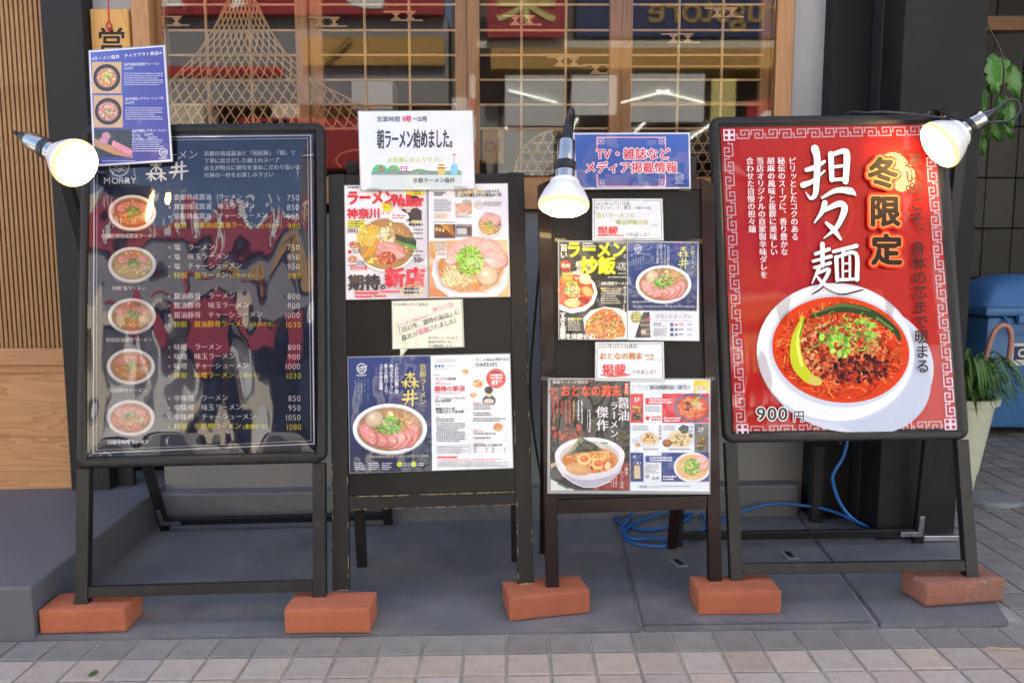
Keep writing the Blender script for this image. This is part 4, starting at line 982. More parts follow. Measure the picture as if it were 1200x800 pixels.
# ---- worn black wooden A-board
rc_ = random.Random(21)
def chips(pl, t, parent, spec):
    for p0, p1, n, w_, nrm in spec:
        for _ in range(n):
            a = rc_.random()**.7 if rc_.random() < .5 else rc_.random(); L = rc_.uniform(.004, .03); d = (Vector(p1)-Vector(p0)); l = d.length; d.normalize(); q = Vector(p0)+d*l*a; h = rc_.uniform(.4, 1)*w_
            e = min(L, max(.002, l*(1-a))); bm = bmesh.new(); s = Vector((d.z, 0, -d.x)) if abs(nrm[1]) else Vector((0, 1, 0)); N_ = Vector(nrm)
            pts = [q, q+d*e*.3+s*h*.6, q+d*e*.7+s*h, q+d*e, q+d*e*.5-s*h*.3]; bm.faces.new([bm.verts.new(p+N_*.0006) for p in pts]); mesh_obj('paint_chip', bm, M['chip'], parent)
def wood_sign(pl, q, label, m, stile, rail_z, name='sign_stand', tpx=None, foot=.0, board=None, rail_h=.034, top_h=.034, th=.022, round_=False):
    t = thing(name, label, 'sign', mat=pl.M, group='signs standing in front of the shop'); x0, x1, z0, z1 = outer(pl, q)
    ob = {}
    for s in (0, 1):
        xa = x0 if s == 0 else x1-stile; bm = bmesh.new(); vs = box(bm, (xa, 0, .0), (xa+stile, th, z1-(.0 if not round_ else .0)), .0018)
        if round_:
            for v in vs:
                if v.co.z > z1-.01 and ((s == 0 and v.co.x < xa+.012) or (s == 1 and v.co.x > xa+stile-.012)): v.co.z -= .014
        ob['stile%d' % s] = mesh_obj('stile', bm, m, t)
    for nm, za, zb_ in (('top_rail', z1-top_h, z1-.002), ('bottom_rail', rail_z-rail_h, rail_z)):
        bm = bmesh.new(); box(bm, (x0+stile+.0004, .0015, za), (x1-stile-.0004, th-.001, zb_), .0016); ob[nm] = mesh_obj(nm, bm, m, t)
    bbox_obj('board_panel', (x0+stile+.0002, .008, rail_z+.0004), (x1-stile-.0002, .014, z1-top_h-.0004), board, t)
    return t, ob, (x0, x1, z0, z1)
rz2 = P2.at(500, 578)[1]
s2, o2, r2 = wood_sign(P2, [(384, 206), (613, 200), (626, 650), (390, 652)], 'worn black wooden A-board with magazine pages, second sign from left', M['blackwood'], .043, rz2, board=M['board'], rail_h=.036)
x0, x1, z0, z1 = r2; rear_legs(P2, s2, x0+.03, x1-.03, z1-.06, (413, 663), .03, M['blackwood'], dp=.036, barz=.35)
chips(P2, s2, o2['bottom_rail'], [((x0+.045, 0.0012, rz2-.002), (x1-.045, 0.0012, rz2-.002), 46, .0022, (0, -1, 0)), ((x0+.045, .0012, rz2-.036), (x1-.045, .0012, rz2-.035), 26, .0014, (0, -1, 0))])
chips(P2, s2, o2['stile0'], [((x0+.002, 0, 0), (x0+.002, 0, .34), 14, .0016, (0, -1, 0)), ((x0+.041, 0, .0), (x0+.041, 0, .3), 8, .0014, (0, -1, 0)), ((x0+.001, 0, .001), (x0+.042, 0, .001), 9, -.003, (0, -1, 0))])
chips(P2, s2, o2['stile1'], [((x1-.041, 0, 0), (x1-.041, 0, .5), 16, .0015, (0, -1, 0)), ((x1-.003, 0, .0), (x1-.003, 0, .9), 16, .0015, (0, -1, 0)), ((x1-.042, 0, .001), (x1-.001, 0, .001), 9, -.003, (0, -1, 0))])
rz3 = P3.at(740, 583)[1]
s3, o3, r3 = wood_sign(P3, [(630, 211), (837, 208), (845, 650), (639.5, 650)], 'dark brown wooden A-board with magazine pages, third sign from left', M['brownwood'], .034, rz3, board=M['board3'], rail_h=.036, top_h=.03, round_=True)
x0, x1, z0, z1 = r3; rear_legs(P3, s3, x0+.03, x1-.03, z1-.05, (825, 640), .028, M['brownwood'], dp=.034, barz=.3)
for xa in (x0+.017, x1-.017):
    bm = bmesh.new(); lathe(bm, [(.007, -.004), (.008, 0), (.006, .003)], 12, Matrix.Translation((xa, .011, 0)), True); mesh_obj('foot_pad', bm, M['rubber'], s3)

# ================================================================= PRINTED SHEETS
WH = (226, 232, 240); INKB = (42, 44, 52)
# ---- framed price menu (part of the first sign)
NAVY = (34, 46, 76)
SH = Sheet('menu', '', '', P1, [(107, 158), (369, 155), (373, 524), (106, 535)], .001, lam=False, parent=s1, mat_=M['printframe'])
pg, pic, tx = SH.page(SH.quad, NAVY, name='menu_sheet')
for d, w_ in ((4.5, 1.4), (8, .6)):
    q = SH.quad_in(d); tx.line(q+[q[0]], w_, (212, 218, 228))
tx.rot = -.012
logo(tx, 141, 196, 11, (205, 210, 220), txt=False); tx.text('MORRY', 142, 207, 10.5, (225, 228, 235), bold=.02, align='c', sx=1.02)
tx.text('京都ラーメン', 160, 177, 12, (215, 220, 228), bold=.01, shear=.2)
brush(tx, '森', 173, 191, 22, 22, (232, 235, 240), 1.25); brush(tx, '井', 200, 190, 21, 21, (232, 235, 240), 1.2)
for k, s in enumerate(('京都の熟成醤油と「国産豚」「鶏」で', '丁寧に炊きだした極上のスープ', '店主が時元に研究を重ねこだわり抜いた', '究極の一杯をお楽しみ下さい')): tx.text(s, 240, 178+k*8.4, 6.3, (205, 212, 224), mincho=True, bold=.0)
rows = [(229, '京都熟成醤油', ('750', '850', '950', '980')), (287, '塩', ('750', '850', '950', '980')), (344, '醤油豚骨', ('800', '900', '1000', '1030')), (403.5, '味噌', ('800', '900', '1000', '1030')), (463, '辛味噌', ('850', '950', '1050', '1080'))]
MW, MY = (222, 226, 234), (222, 214, 40)
for y0, nm, pr in rows:
    xb = 205+(y0-229)*.0
    for k, suf in enumerate(('　ラーメン', '　味玉ラーメン', '　チャーシューメン')):
        y = y0+k*11.1; tx.text('ｃ'if False else 'e', xb-6.5, y, 6, MW, bold=.01); tx.text(nm+suf, xb, y-.6, 8.0 if len(nm) < 6 else 7.3, MW, mincho=True, bold=.006); tx.text(pr[k], 352+(y0-229)*.008, y-1.5, 9.6, MW, align='r', bold=.012, sx=.95)
    y = y0+33.3; tx.text('e', xb-6.5, y, 6, MY); tx.text('特製　'+nm+'ラーメン', xb, y-.8, 7.9 if len(nm) < 6 else 7.4, MY, mincho=True, bold=.014); L = (3+len(nm)+4)*(7.9 if len(nm) < 6 else 7.4)
    tx.text('(全部のせ)', xb+L+2, y, 6.0, MY, bold=.01); tx.text(pr[3], 353+(y0-229)*.008, y-1.5, 9.6, MY, align='r', bold=.012, sx=.95)
for k, (cy, nm, br_, tp) in enumerate(((249, '特製京都熟成醤油ラーメン', (212, 140, 80), 0), (310, '特製 塩ラーメン', (222, 190, 120), 1), (370, '特製醤油豚骨ラーメン', (216, 170, 120), 2), (429, '特製味噌ラーメン', (222, 150, 80), 3), (489, '特製辛味噌ラーメン', (222, 100, 50), 4))):
    cx = 155 if k < 3 else 154; r = bowl(pic, cx, cy, 28, 20.5, broth=br_, inner=.84)
    for a in range(4): pork(pic, cx-11+a*7.5, cy-8+abs(a-1.5)*1.5, 7.5, 5.5, -.3+.2*a, r, (222, 142, 132))
    noodles(pic, cx, cy+6, 16, 8, 26, [(236, 196, 130), (222, 170, 100)], .8, r); onions(pic, cx+1, cy-1, 8, 6.5, 60, 1.3, r, (105, 165, 60)); egg(pic, cx+14, cy+4, 5, 4.5)
    tx.text(nm, cx-2, cy+25.5, 5.6, MW, align='c', mincho=True, bold=0, sp=.96)
# plastic cover over the menu (wavy soft sheet)
def cover(pl, t, rect, off, amp, seed, wl, nx=70, nz=100, stretch=(1, 1), m='cover', bow=0):
    x0, x1, z0, z1 = rect; bm = bmesh.new(); g_ = []
    for i in range(nx+1):
        col_ = []
        for j in range(nz+1):
            x, z = x0+(x1-x0)*i/nx, z0+(z1-z0)*j/nz; e = min(1, 14*min(i/nx, 1-i/nx, j/nz, 1-j/nz))
            p = Vector((x*stretch[0]/wl, seed, z*stretch[1]/wl)); h = noise.noise(p)+.45*noise.noise(p*2.1+Vector((5, 0, 3)))+.5*abs(noise.noise(p*.8+Vector((0, 9, 0))))
            col_.append(bm.verts.new((x, -(off+amp*(h+.9)*(.35+.65*e)+bow*4*(j/nz)*(1-j/nz)), z)))
        g_.append(col_)
    for i in range(nx):
        for j in range(nz): bm.faces.new((g_[i][j], g_[i+1][j], g_[i+1][j+1], g_[i][j+1]))
    mesh_obj('plastic_cover', bm, M[m], t, 180)
fr = lambda r_: (r_[0]+.029, r_[1]-.029, r_[2]+.029, r_[3]-.029)
cover(P1, s1, fr(r1), .0048, .0036, 3.3, .16, stretch=(1.7, .75), bow=.011)

# ---- red poster (part of the last sign)
RED = (216, 36, 30)
S4 = Sheet('poster', '', '', P4, [(844, 150), (1095, 145), (1123, 506), (860, 513)], .001, lam=False, parent=s4, mat_=M['printframe'])
pg, pic, tx = S4.page(S4.quad, RED, cc=[(206, 36, 50), (226, 44, 32), (216, 32, 32), (214, 36, 36)], name='poster_sheet')
def key_border(ink, q, ins, n_h, n_v, hgt, c):
    (ax, ay), (bx, by), (cx, cy), (dx, dy) = q
    def P(u, v):   # bilinear
        return (ax*(1-u)*(1-v)+bx*u*(1-v)+cx*u*v+dx*(1-u)*v, ay*(1-u)*(1-v)+by*u*(1-v)+cy*u*v+dy*(1-u)*v)
    W_ = math.hypot(bx-ax, by-ay); H_ = math.hypot(dx-ax, dy-ay); iu, iv = ins/W_, ins/H_; hu, hv = hgt/W_, hgt/H_
    unit = [[(.0, .5), (.1, .5), (.1, .0), (.92, .0), (.92, 1.0), (.36, 1.0), (.36, .42), (.64, .42), (.64, .66)], [(.92, .5), (1.0, .5)]]
    w_ = hgt*.15
    def run(n, mp, flip):
        for k in range(n):
            for part in unit:
                pts = [mp((k+(a if (k % 2) ^ flip else a))/n, (b if (k % 2) ^ flip else 1-b)) for a, b in part]; ink.line(pts, w_, c)
    su, sv = iu+hu*1.5, iv+hv*1.5
    run(n_h, lambda t, b: P(su+(1-2*su)*t, iv+hv*b), 0); run(n_h, lambda t, b: P(su+(1-2*su)*t, 1-iv-hv+hv*b), 1)
    run(n_v, lambda t, b: P(iu+hu*b, sv+(1-2*sv)*t), 0); run(n_v, lambda t, b: P(1-iu-hu+hu*b, sv+(1-2*sv)*t), 1)
    for u0 in (iu, 1-iu-hu*1.25):
        for v0 in (iv, 1-iv-hv*1.25):
            for (a, b, e, f_) in ((0, 0, .55, .55), (.7, .7, 1.25, 1.25), (.7, 0, 1.25, .55), (0, .7, .55, 1.25)):
                ink.line([P(u0+hu*a, v0+hv*b), P(u0+hu*e, v0+hv*b), P(u0+hu*e, v0+hv*f_), P(u0+hu*a, v0+hv*f_), P(u0+hu*a, v0+hv*b)], w_, c)
            ink.line([P(u0+hu*.62, v0+hv*.1), P(u0+hu*.62, v0+hv*1.15)], w_, c); ink.line([P(u0+hu*.1, v0+hv*.62), P(u0+hu*1.15, v0+hv*.62)], w_, c)
cc4 = lambda x, y: (840+x/3.637, 130+y/3.637)
# faint brush ring with a pale character behind
pts = [(958+40*math.cos(R(a)), 249+44*math.sin(R(a))) for a in range(150, 470, 12)]; pic.stroke(pts, [2, 5, 6, 5, 3, 1], (226, 62, 40), 3)
for p_, w_ in (([(915, 222), (985, 218)], [6, 5]), ([(948, 200), (948, 292)], [7, 5]), ([(918, 255), (945, 250)], [6, 4]), ([(955, 250), (980, 262)], [5, 7])): pic.stroke(p_, w_, (222, 55, 38), 3)
key_border(pic, S4.quad, 3.5, 13, 19, 9.5, (232, 208, 222))
TW_ = (238, 236, 240)
STK = [([(375,258),(412,246),(452,222)],[18,22,12]),([(410,168),(420,210),(418,300),(412,360),(392,378),(372,352)],[34,28,26,22,14,3]),([(360,322),(400,306),(452,262)],[26,18,7]),
([(478,190),(482,300)],[24,20]),([(476,196),(535,178),(546,205),(540,308)],[16,22,28,24]),([(486,246),(536,240)],[13,12]),([(484,300),(540,296)],[14,15]),([(440,376),(500,345),(560,348),(584,366)],[10,20,30,4]),
([(452,398),(440,436),(408,482)],[24,20,6]),([(444,432),(512,402),(536,424),(504,498),(448,548)],[16,26,28,20,4]),([(458,482),(490,512),(520,552)],[12,24,10]),
([(412,614),(470,594)],[14,16]),([(402,645),(478,624)],[12,16]),([(408,672),(476,652)],[12,14]),([(442,572),(442,664)],[20,16]),([(428,672),(398,738)],[16,5]),([(424,694),(470,680),(436,746),(392,780)],[12,16,14,3]),([(412,700),(450,742),(520,768),(612,760)],[8,16,28,4]),
([(488,604),(586,580)],[14,18]),([(536,592),(524,622)],[14,10]),([(500,628),(504,726)],[18,16]),([(500,628),(582,612),(588,722)],[12,18,20]),([(527,628),(528,716)],[10,10]),([(557,624),(558,716)],[10,10]),([(530,656),(556,653)],[8,8]),([(530,688),(556,685)],[8,8]),([(503,724),(584,720)],[13,13])]
bowl_z = pic
# plate, bowl and soup
pic.ell(993, 428, 100, 78, (176, 190, 210), 56, .12, c2=(206, 214, 226)); pic.ell(1018, 446, 72, 62, (190, 200, 216), 50, .2)
pic.ell(979, 414, 93, 82, (196, 206, 222), 60, .10); pic.ell(978, 413, 92, 80, (214, 222, 234), 60, .10, c2=(234, 238, 244)); pic.ell(983, 411, 83, 66, (200, 208, 220), 60, .12)
SC = (984, 410)
pic.ell(*SC, 80.5, 61.5, (196, 40, 16), 56, .14, c2=(214, 66, 22)); r = random.Random(44)
noodles(pic, SC[0], SC[1], 77, 58, 420, [(226, 96, 40), (235, 130, 62), (204, 58, 22), (188, 36, 14)], 1.5, r, L=.42)
blobs(pic, SC[0], SC[1], 72, 54, 130, 2.6, [(180, 26, 10), (214, 50, 18), (150, 30, 16)], r)
pic.stroke([(948, 372), (985, 361), (1020, 368), (1046, 386), (1053, 398)], [3, 11, 10, 8, 4], (48, 66, 34)); pic.stroke([(950, 369), (985, 358), (1018, 364)], [1, 4, 2], (84, 108, 52)); pic.stroke([(1026, 372), (1044, 386)], [2, 3], (96, 140, 60))
blobs(pic, 985, 412, 52, 38, 520, 3.4, [(190, 84, 44), (214, 120, 72), (150, 52, 28), (228, 142, 92), (120, 36, 22)], r, 6)
blobs(pic, 1008, 432, 34, 16, 120, 3.6, [(70, 20, 24), (98, 28, 28), (50, 16, 20), (150, 40, 26)], r)
blobs(pic, 990, 392, 40, 18, 130, 3.0, [(204, 70, 40), (232, 150, 100), (178, 46, 26)], r)
for c_, rx_, ry_, n_ in (((976, 396), 16, 12, 34), ((1004, 388), 20, 14, 34), ((984, 409), 11, 9, 20)): onions(pic, *c_, rx_, ry_, n_, 4.0, r, (130, 196, 62))
for _ in range(46):
    a = r.uniform(0, 6.28); x, y = 990+r.uniform(-38, 40), 386+r.uniform(-14, 22); pic.stroke([(x, y), (x+8*math.cos(a), y+5*math.sin(a)), (x+13*math.cos(a+.7), y+8*math.sin(a+.7))], [.6, 1.6, .5], gsh((150, 196, 80), r.uniform(.6, 1.2)), 2)
pic.stroke([(939, 372), (931, 400), (933, 425), (944, 441), (954, 447)], [3, 11, 15, 13, 10], (196, 206, 40), 6); pic.stroke([(938, 378), (933, 402), (938, 428)], [1, 4, 4], (226, 234, 100), 5); pic.ell(953, 446, 9, 5.5, (206, 196, 96), 16, .3); pic.stroke([(941, 372), (936, 395)], [1, 3], (110, 160, 40))
for _ in range(70):
    a, q = r.uniform(0, 6.28), math.sqrt(r.random()); pic.ell(SC[0]+76*q*math.cos(a), SC[1]+57*q*math.sin(a), r.uniform(.5, 1.6), r.uniform(.3, .8), gsh((255, 190, 150), r.uniform(.85, 1)), 5)
tx.z = .0004
for dx, dy, c_, f_ in ((1.4, 1.6, (70, 40, 44), 1.0), (0, 0, TW_, 1.0)):
    for pts, ws in STK: tx.stroke([(cc4(x, y)[0]+dx, cc4(x, y)[1]+dy) for x, y in pts], [w_/3.637*f_ for w_ in ws], c_, 5)
tx.rot = 0
for k, ch in enumerate('冬限定'):
    x, y = cc4(630+8*k, 205+163*k)
    for b_, c_ in ((.15, (212, 42, 34)), (.12, (220, 58, 38)), (.092, (236, 96, 50)), (.07, (248, 146, 80))): tx.text(ch, x, y, 37, c_, bold=b_)
    tx.text(ch, x, y, 37, (40, 32, 26), bold=.044)
tx.vshift = .035
tx.text('寒い時こそ、身体の芯まで暖まる', *cc4(803, 185), 17.4, (60, 40, 38), vert=True, bold=.015, sp=.985)
tx.vshift = .035
for s, x, y in (('ピリッとしたコクのある', 297, 205), ('秘伝のスープに、香り豊かな', 250, 205), ('胡麻の風味と抜群に美味しい', 206, 205), ('当店オリジナルの自家製辛味ダレを', 160, 205), ('合わせた自慢の担々麺', 117, 205)): tx.text(s, *cc4(x, y), 9.0, (236, 226, 230), vert=True, mincho=True, bold=.004, sp=.98)
for dx, b_, c_ in ((0, .07, (240, 240, 242)), (0, .02, (58, 70, 62))):
    tx.text('900', 884+dx, 474, 21, c_, bold=b_, mincho=b_ < .05, sx=1.08); tx.text('円', 926.5, 480.5, 14, c_, bold=b_)
cover(P4, s4, fr(r4), .0055, .0011, 8.1, .22, stretch=(2.2, .6), m='cover_soft')

# ---- takeout sheet
T_ = Sheet('takeout_sheet', 'small tilted purple-blue laminated menu of rice bowls above the left lamp', 'poster', Plane(P1.O, P1.u, P1.v), [(103.4, 59), (193.7, 52.5), (202.7, 189.6), (109, 195.5)], .028)
BLU = (66, 72, 150)
pg, pic, tx = T_.page(T_.quad_in(1.0), (222, 224, 240)); pic.poly(T_.quad_in(2.6), BLU, cc=[(88, 104, 180), (74, 76, 156), (66, 62, 140), (70, 66, 142)])
pic.rot = T_.rot; tq = lambda x, y: (100+x/5.336, 50+y/5.336)
dark_bowl(pic, *tq(42, 122), *tq(226, 318), False); dark_bowl(pic, *tq(52, 330), *tq(234, 532), True)
x0_, y0_ = tq(56, 545); x1_, y1_ = tq(290, 732); pic.rect(x0_, y0_, x1_, y1_-3, (52, 60, 50)); pic.poly([tq(60, 600), tq(150, 640), tq(296, 680), tq(296, 722), tq(180, 700), tq(58, 648)], (206, 150, 90)); rr_ = random.Random(2)
for x, y, a in ((130, 585, 28), (115, 615, 30)): pic.ell(*tq(x, y), a/5.3, a/5.8, (214, 160, 170), 16, c2=(190, 130, 145))
for k in range(6): pork(pic, *tq(185+k*18, 640+k*9), 3.6, 5.0, -.3, rr_, (222, 140, 160))
tx.text('≪ラーメン森井　テイクアウト商品≫', *tq(38, 92), 5.0, (236, 238, 248), bold=.015, rot=-.09, sp=1.02)
for (x, y), a, b in (((243, 130), '森井特製京都黒チャーハン', '500円'), ((250, 345), '森井特製レアチャーシュー丼', '500円'), ((293, 545), '森井特製レアチャーシュー', '約15g　200円')):
    tx.text(a, *tq(x, y), 4.0, (230, 232, 246), bold=.01, rot=-.03, sp=.86); tx.text(b, *tq(x, y+24), 4.0, (230, 232, 246), bold=.01, rot=-.03)
    tx.greek(*tq(x, y+62), *tq(488, y+142), 2.6, (190, 196, 226), int(y))
tx.text('約200g　1800円', *tq(296, 590), 4.0, (230, 232, 246), bold=.01, rot=-.03); tx.greek(*tq(110, 738), *tq(350, 755), 2.4, (190, 196, 226), 3)
logo(tx, *tq(490, 688), 4.6, (226, 230, 245), th=.9)

# ---- opening hours sheet
H_ = Sheet('hours_sheet', 'white laminated notice about morning ramen clipped on top of the worn black board', 'notice', P2, [(419, 130), (554.5, 129), (557, 222), (422, 223.5)], .012)
pg, pic, tx = H_.page(H_.quad_in(1.0), (226, 232, 246)); hq = lambda x, y: (400+x/5.714, 125+y/5.714)
tx.text('営業時間', *hq(236, 66), 6.9, (80, 84, 92), bold=.02, mincho=True); tx.text('9時', *hq(408, 60), 8.4, (205, 50, 70), bold=.03, sx=.8); tx.text('～20時', *hq(478, 64), 7.2, (70, 74, 84), bold=.025, sx=.75)
tx.text('朝ラーメン始めました。', *hq(238, 152), 24, (52, 56, 66), bold=.022, sx=.355)
tx.text('お気楽にお入り下さい', *hq(305, 340), 6.7, (196, 214, 60), bold=.02)
pic.rect(*hq(202, 450), *hq(806, 556), (206, 222, 218)); 
for x, y, a, b in ((258, 432, 52, 44), (350, 432, 44, 40), (520, 446, 60, 30), (760, 446, 40, 30), (440, 448, 40, 20)):
    P = [(hq(x+a*math.cos(t), y-b*math.sin(t)) if math.sin(t) >= 0 else hq(x+a*math.cos(t), y)) for t in [math.pi*k/14 for k in range(15)]]; pic.poly(P[::-1], (86, 186, 120))
pic.rect(*hq(202, 430), *hq(806, 458), (108, 170, 140))
for k in range(17):
    x = 222+k*25; h = 8+6*((k*7) % 3); pic.rect(*hq(x, 452-h), *hq(x+20, 456), (150, 150, 158)); pic.rect(*hq(x-2, 449-h), *hq(x+22, 453-h), (90, 92, 100))
tx.text('大', *hq(248, 396), 6.2, (220, 60, 70), bold=.03); pic.poly([hq(330, 430), hq(356, 406), hq(380, 430), hq(356, 420)], (210, 120, 70))
for x, y, a, b, c_ in ((392, 402, 446, 408, (210, 60, 80)), (396, 414, 442, 418, (210, 60, 80)), (398, 404, 403, 450, (200, 60, 80)), (434, 404, 439, 450, (200, 60, 80)), (640, 408, 704, 416, (120, 100, 50)), (648, 386, 690, 394, (150, 120, 50)), (648, 416, 694, 456, (214, 190, 110)), (654, 394, 686, 408, (220, 196, 110)), (734, 392, 776, 456, (120, 200, 236)), (752, 330, 757, 392, (226, 120, 140)), (740, 318, 768, 326, (226, 90, 110)), (746, 380, 764, 392, (150, 214, 240))): pic.rect(*hq(x, y), *hq(a, b), c_)
tx.text('京都ラーメン森井', *hq(478, 478), 6.2, (60, 64, 74), bold=.015)

# ---- upper magazine spread on the black board
U_ = Sheet('magazine_spread', 'laminated magazine cover and ramen article, upper sheet on the worn black board', 'poster', P2, [(403, 217), (595.5, 214.5), (598.3, 348), (405, 351.5)], .003)
c3 = lambda x, y: (400+x/5.714, 215+y/5.714)
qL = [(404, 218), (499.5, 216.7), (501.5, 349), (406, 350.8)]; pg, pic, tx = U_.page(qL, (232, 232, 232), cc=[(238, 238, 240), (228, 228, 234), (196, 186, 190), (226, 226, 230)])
r = random.Random(4)
b0 = bowl(pic, *c3(300, 400), 37, 33, rim=(238, 234, 226), inner=.90, broth=(216, 160, 92))
noodles(pic, *c3(190, 350), 17, 14, 150, [(244, 196, 72), (230, 170, 50), (250, 216, 110)], 1.1, r, L=.8); 
for k in range(4): pic.stroke([c3(150+k*22, 495-k*8), c3(200+k*16, 430-k*6), c3(245+k*10, 385-k*5)], [3.4, 3.8, 2.6], gsh((226, 158, 48), 1-.08*(k % 2)))
blobs(pic, *c3(300, 350), 10, 9, 120, 1.8, [(246, 224, 170), (232, 200, 130), (250, 236, 200)], r); pork(pic, *c3(330, 432), 17, 7, .15, r, (216, 150, 140)); pork(pic, *c3(330, 470), 18, 7, .1, r, (222, 158, 146))
pic.ell(*c3(305, 500), 11, 7.5, (176, 52, 26), 20); blobs(pic, *c3(300, 497), 9, 6, 50, 1.8, [(214, 96, 50), (190, 60, 30), (236, 150, 100)], r)
pic.poly([c3(362, 345), c3(500, 395), c3(505, 445), c3(370, 398)], (96, 168, 60)); pic.poly([c3(362, 338), c3(505, 385), c3(500, 422), c3(366, 378)], (42, 66, 44)); blobs(pic, *c3(432, 382), 11, 3.5, 40, 1.3, [(60, 86, 52), (30, 46, 34)], r)
RM = (214, 36, 58)
tx.text('ラーメン', *c3(34, 48), 17.5, RM, bold=.05, sx=.83); tx.text('Walker', *c3(336, 62), 18.5, RM, bold=.05, sx=.60); tx.text('神奈川', *c3(38, 168), 13.0, RM, bold=.045)
pic.rect(*c3(440, 100), *c3(505, 130), (20, 20, 24)); 
# reader figure on the cover
pic.poly([c3(450, 255), c3(446, 205), c3(402, 180), c3(408, 168), c3(455, 180), c3(500, 158), c3(538, 185), c3(538, 245), c3(520, 258)], (46, 48, 58)); pic.ell(*c3(488, 132), 4.9, 6.3, (226, 186, 164), 18); pic.ell(*c3(486, 106), 6.3, 5.0, (28, 24, 26), 16); pic.poly([c3(455, 110), c3(460, 150), c3(470, 112), c3(505, 108), c3(514, 150), c3(518, 105)], (28, 24, 26)); pic.ell(*c3(400, 150), 2.6, 3.4, (222, 180, 156), 10); pic.ell(*c3(450, 182), 3, 2.6, (222, 180, 156), 10)
tx.seg(*c3(482, 144), *c3(494, 144), .6, (190, 90, 90))
pic.poly([c3(270, 128), c3(330, 115), c3(342, 180), c3(282, 192)], (240, 214, 40)); pic.rect(*c3(430, 52), *c3(552, 82), (240, 214, 40)); tx.text('ラー麺', *c3(282, 130), 3.2, (70, 60, 20)); tx.text('永久パス', *c3(282, 150), 3.0, (70, 60, 20)); tx.greek(*c3(480, 56), *c3(548, 78), 2, (60, 50, 20), 8)
for k in range(9): pic.ell(*c3(385+44*math.cos(k*.7), 226+18*math.sin(k*.7)), 4.6, 3.6, (250, 246, 248), 12)
tx.greek(*c3(338, 212), *c3(436, 246), 2.9, (205, 60, 80), 5)
for k in range(3): pic.rect(*c3(42, 248+k*17), *c3(158, 263+k*17), (232, 224, 50)); tx.greek(*c3(46, 251+k*17), *c3(150, 262+k*17), 2.3, (70, 70, 40), 6+k)
tx.text('2021', *c3(40, 298), 6.3, (50, 50, 56), bold=.03)
for k, ch in enumerate('ラーメン・テイクアウトガイド'): a = R(214+k*8.5); tx.text(ch, c3(300, 400)[0]+43*math.cos(a)-2, c3(300, 400)[1]+34*math.sin(a)-3, 4.4, (60, 50, 50), bold=.01, rot=a+math.pi/2)
for y in (412, 508): pic.ell(*c3(82 if y < 450 else 75, y), 5.4, 4.4, (204, 130, 90), 18); blobs(pic, *c3(80, y), 4, 3, 16, 1.2, [(236, 180, 130), (170, 90, 60)], r)
pic.ell(*c3(57, 458), 2.3, 2.3, (214, 50, 60), 12); tx.greek(*c3(75, 445), *c3(128, 470), 2.4, (70, 66, 70), 4); tx.greek(*c3(102, 520), *c3(165, 548), 2.8, (50, 50, 56), 3); pic.rect(*c3(176, 516), *c3(216, 536), (240, 226, 50)); pic.rect(*c3(60, 552), *c3(172, 578), (214, 46, 64)); tx.greek(*c3(64, 556), *c3(168, 578), 2.2, (250, 220, 226), 9); tx.greek(*c3(42, 545), *c3(100, 560), 2.6, (70, 66, 70), 19)
tx.rect(*c3(470, 248), *c3(530, 258), (236, 222, 60)); tx.greek(*c3(450, 268), *c3(544, 292), 4.4, (60, 60, 66), 13, .62)
for y in (305, 330, 365, 450, 478): tx.greek(*c3(452 if y > 310 else 480, y), *c3(548, y+18), 3, (96, 84, 82), y)
tx.text('50', *c3(484, 488), 8.0, (46, 42, 46), bold=.02); tx.text('軒', *c3(532, 502), 4, (46, 42, 46))
tx.text('期待', *c3(46, 612), 18.8, (40, 40, 44), bold=.05); tx.text('の', *c3(258, 672), 7.2, (40, 40, 44), bold=.04); tx.text('新店', *c3(290, 565), 23.8, (222, 40, 62), bold=.05)
for x, y, a in ((92, 716, 250), (262, 708, 388), (92, 742, 205), (218, 738, 300)): pic.rect(*c3(x, y), *c3(a, y+22), (220, 60, 80)); tx.greek(*c3(x+4, y+3), *c3(a-4, y+20), 2.6, (252, 226, 230), x+y)
P = [c3(474+78*math.cos(a), 716+34*math.sin(a)-8*math.cos(a)) for a in [2*math.pi*k/26 for k in range(27)]]; tx.line(P, .8, (226, 216, 50)); tx.greek(*c3(418, 698), *c3(530, 740), 4.2, (50, 48, 52), 77, .6)
tx.greek(*c3(36, 22), *c3(118, 42), 3.2, (60, 60, 66), 70, .6)
# right hand page
c4 = lambda x, y: (500+x/5.714, 215+y/5.714)
qR = [(502.5, 216.6), (594.5, 215.4), (597.3, 347.2), (503, 348.8)]; pg, pic, tx = U_.page(qR, (236, 238, 242))
tx.greek(*c4(46, 58), *c4(125, 84), 2.6, (80, 84, 92), 1, .7); tx.rect(*c4(192, 45), *c4(210, 92), (150, 152, 158)); tx.text('旨み、麺、具材', *c4(228, 46), 4.4, (226, 190, 50), bold=.03, sp=.84); tx.text('のすべてに', *c4(385, 44), 4.4, (50, 50, 56), bold=.03, sp=.84); tx.text('工夫が凝らされた珠玉の一杯', *c4(218, 70), 4.3, (50, 50, 56), bold=.03, sp=.88)
tx.greek(*c4(46, 106), *c4(166, 192), 1.7, (130, 134, 142), 2); tx.greek(*c4(48, 200), *c4(152, 238), 1.8, (236, 176, 90), 3)
pic.rect(*c4(193, 130), *c4(302, 205), (206, 160, 110)); r = random.Random(8); pic.ell(*c4(246, 170), 8.2, 5.2, (226, 222, 218), 20); [pork(pic, *c4(225+k*20, 165+6*(k % 2)), 3.4, 3.8, .2, r, (222, 164, 150)) for k in range(3)]
pic.rect(*c4(196, 112), *c4(234, 136), (246, 246, 246)); tx.greek(*c4(240, 112), *c4(302, 130), 1.8, (90, 94, 100), 7); tx.greek(*c4(193, 214), *c4(302, 236), 1.8, (120, 124, 130), 8)
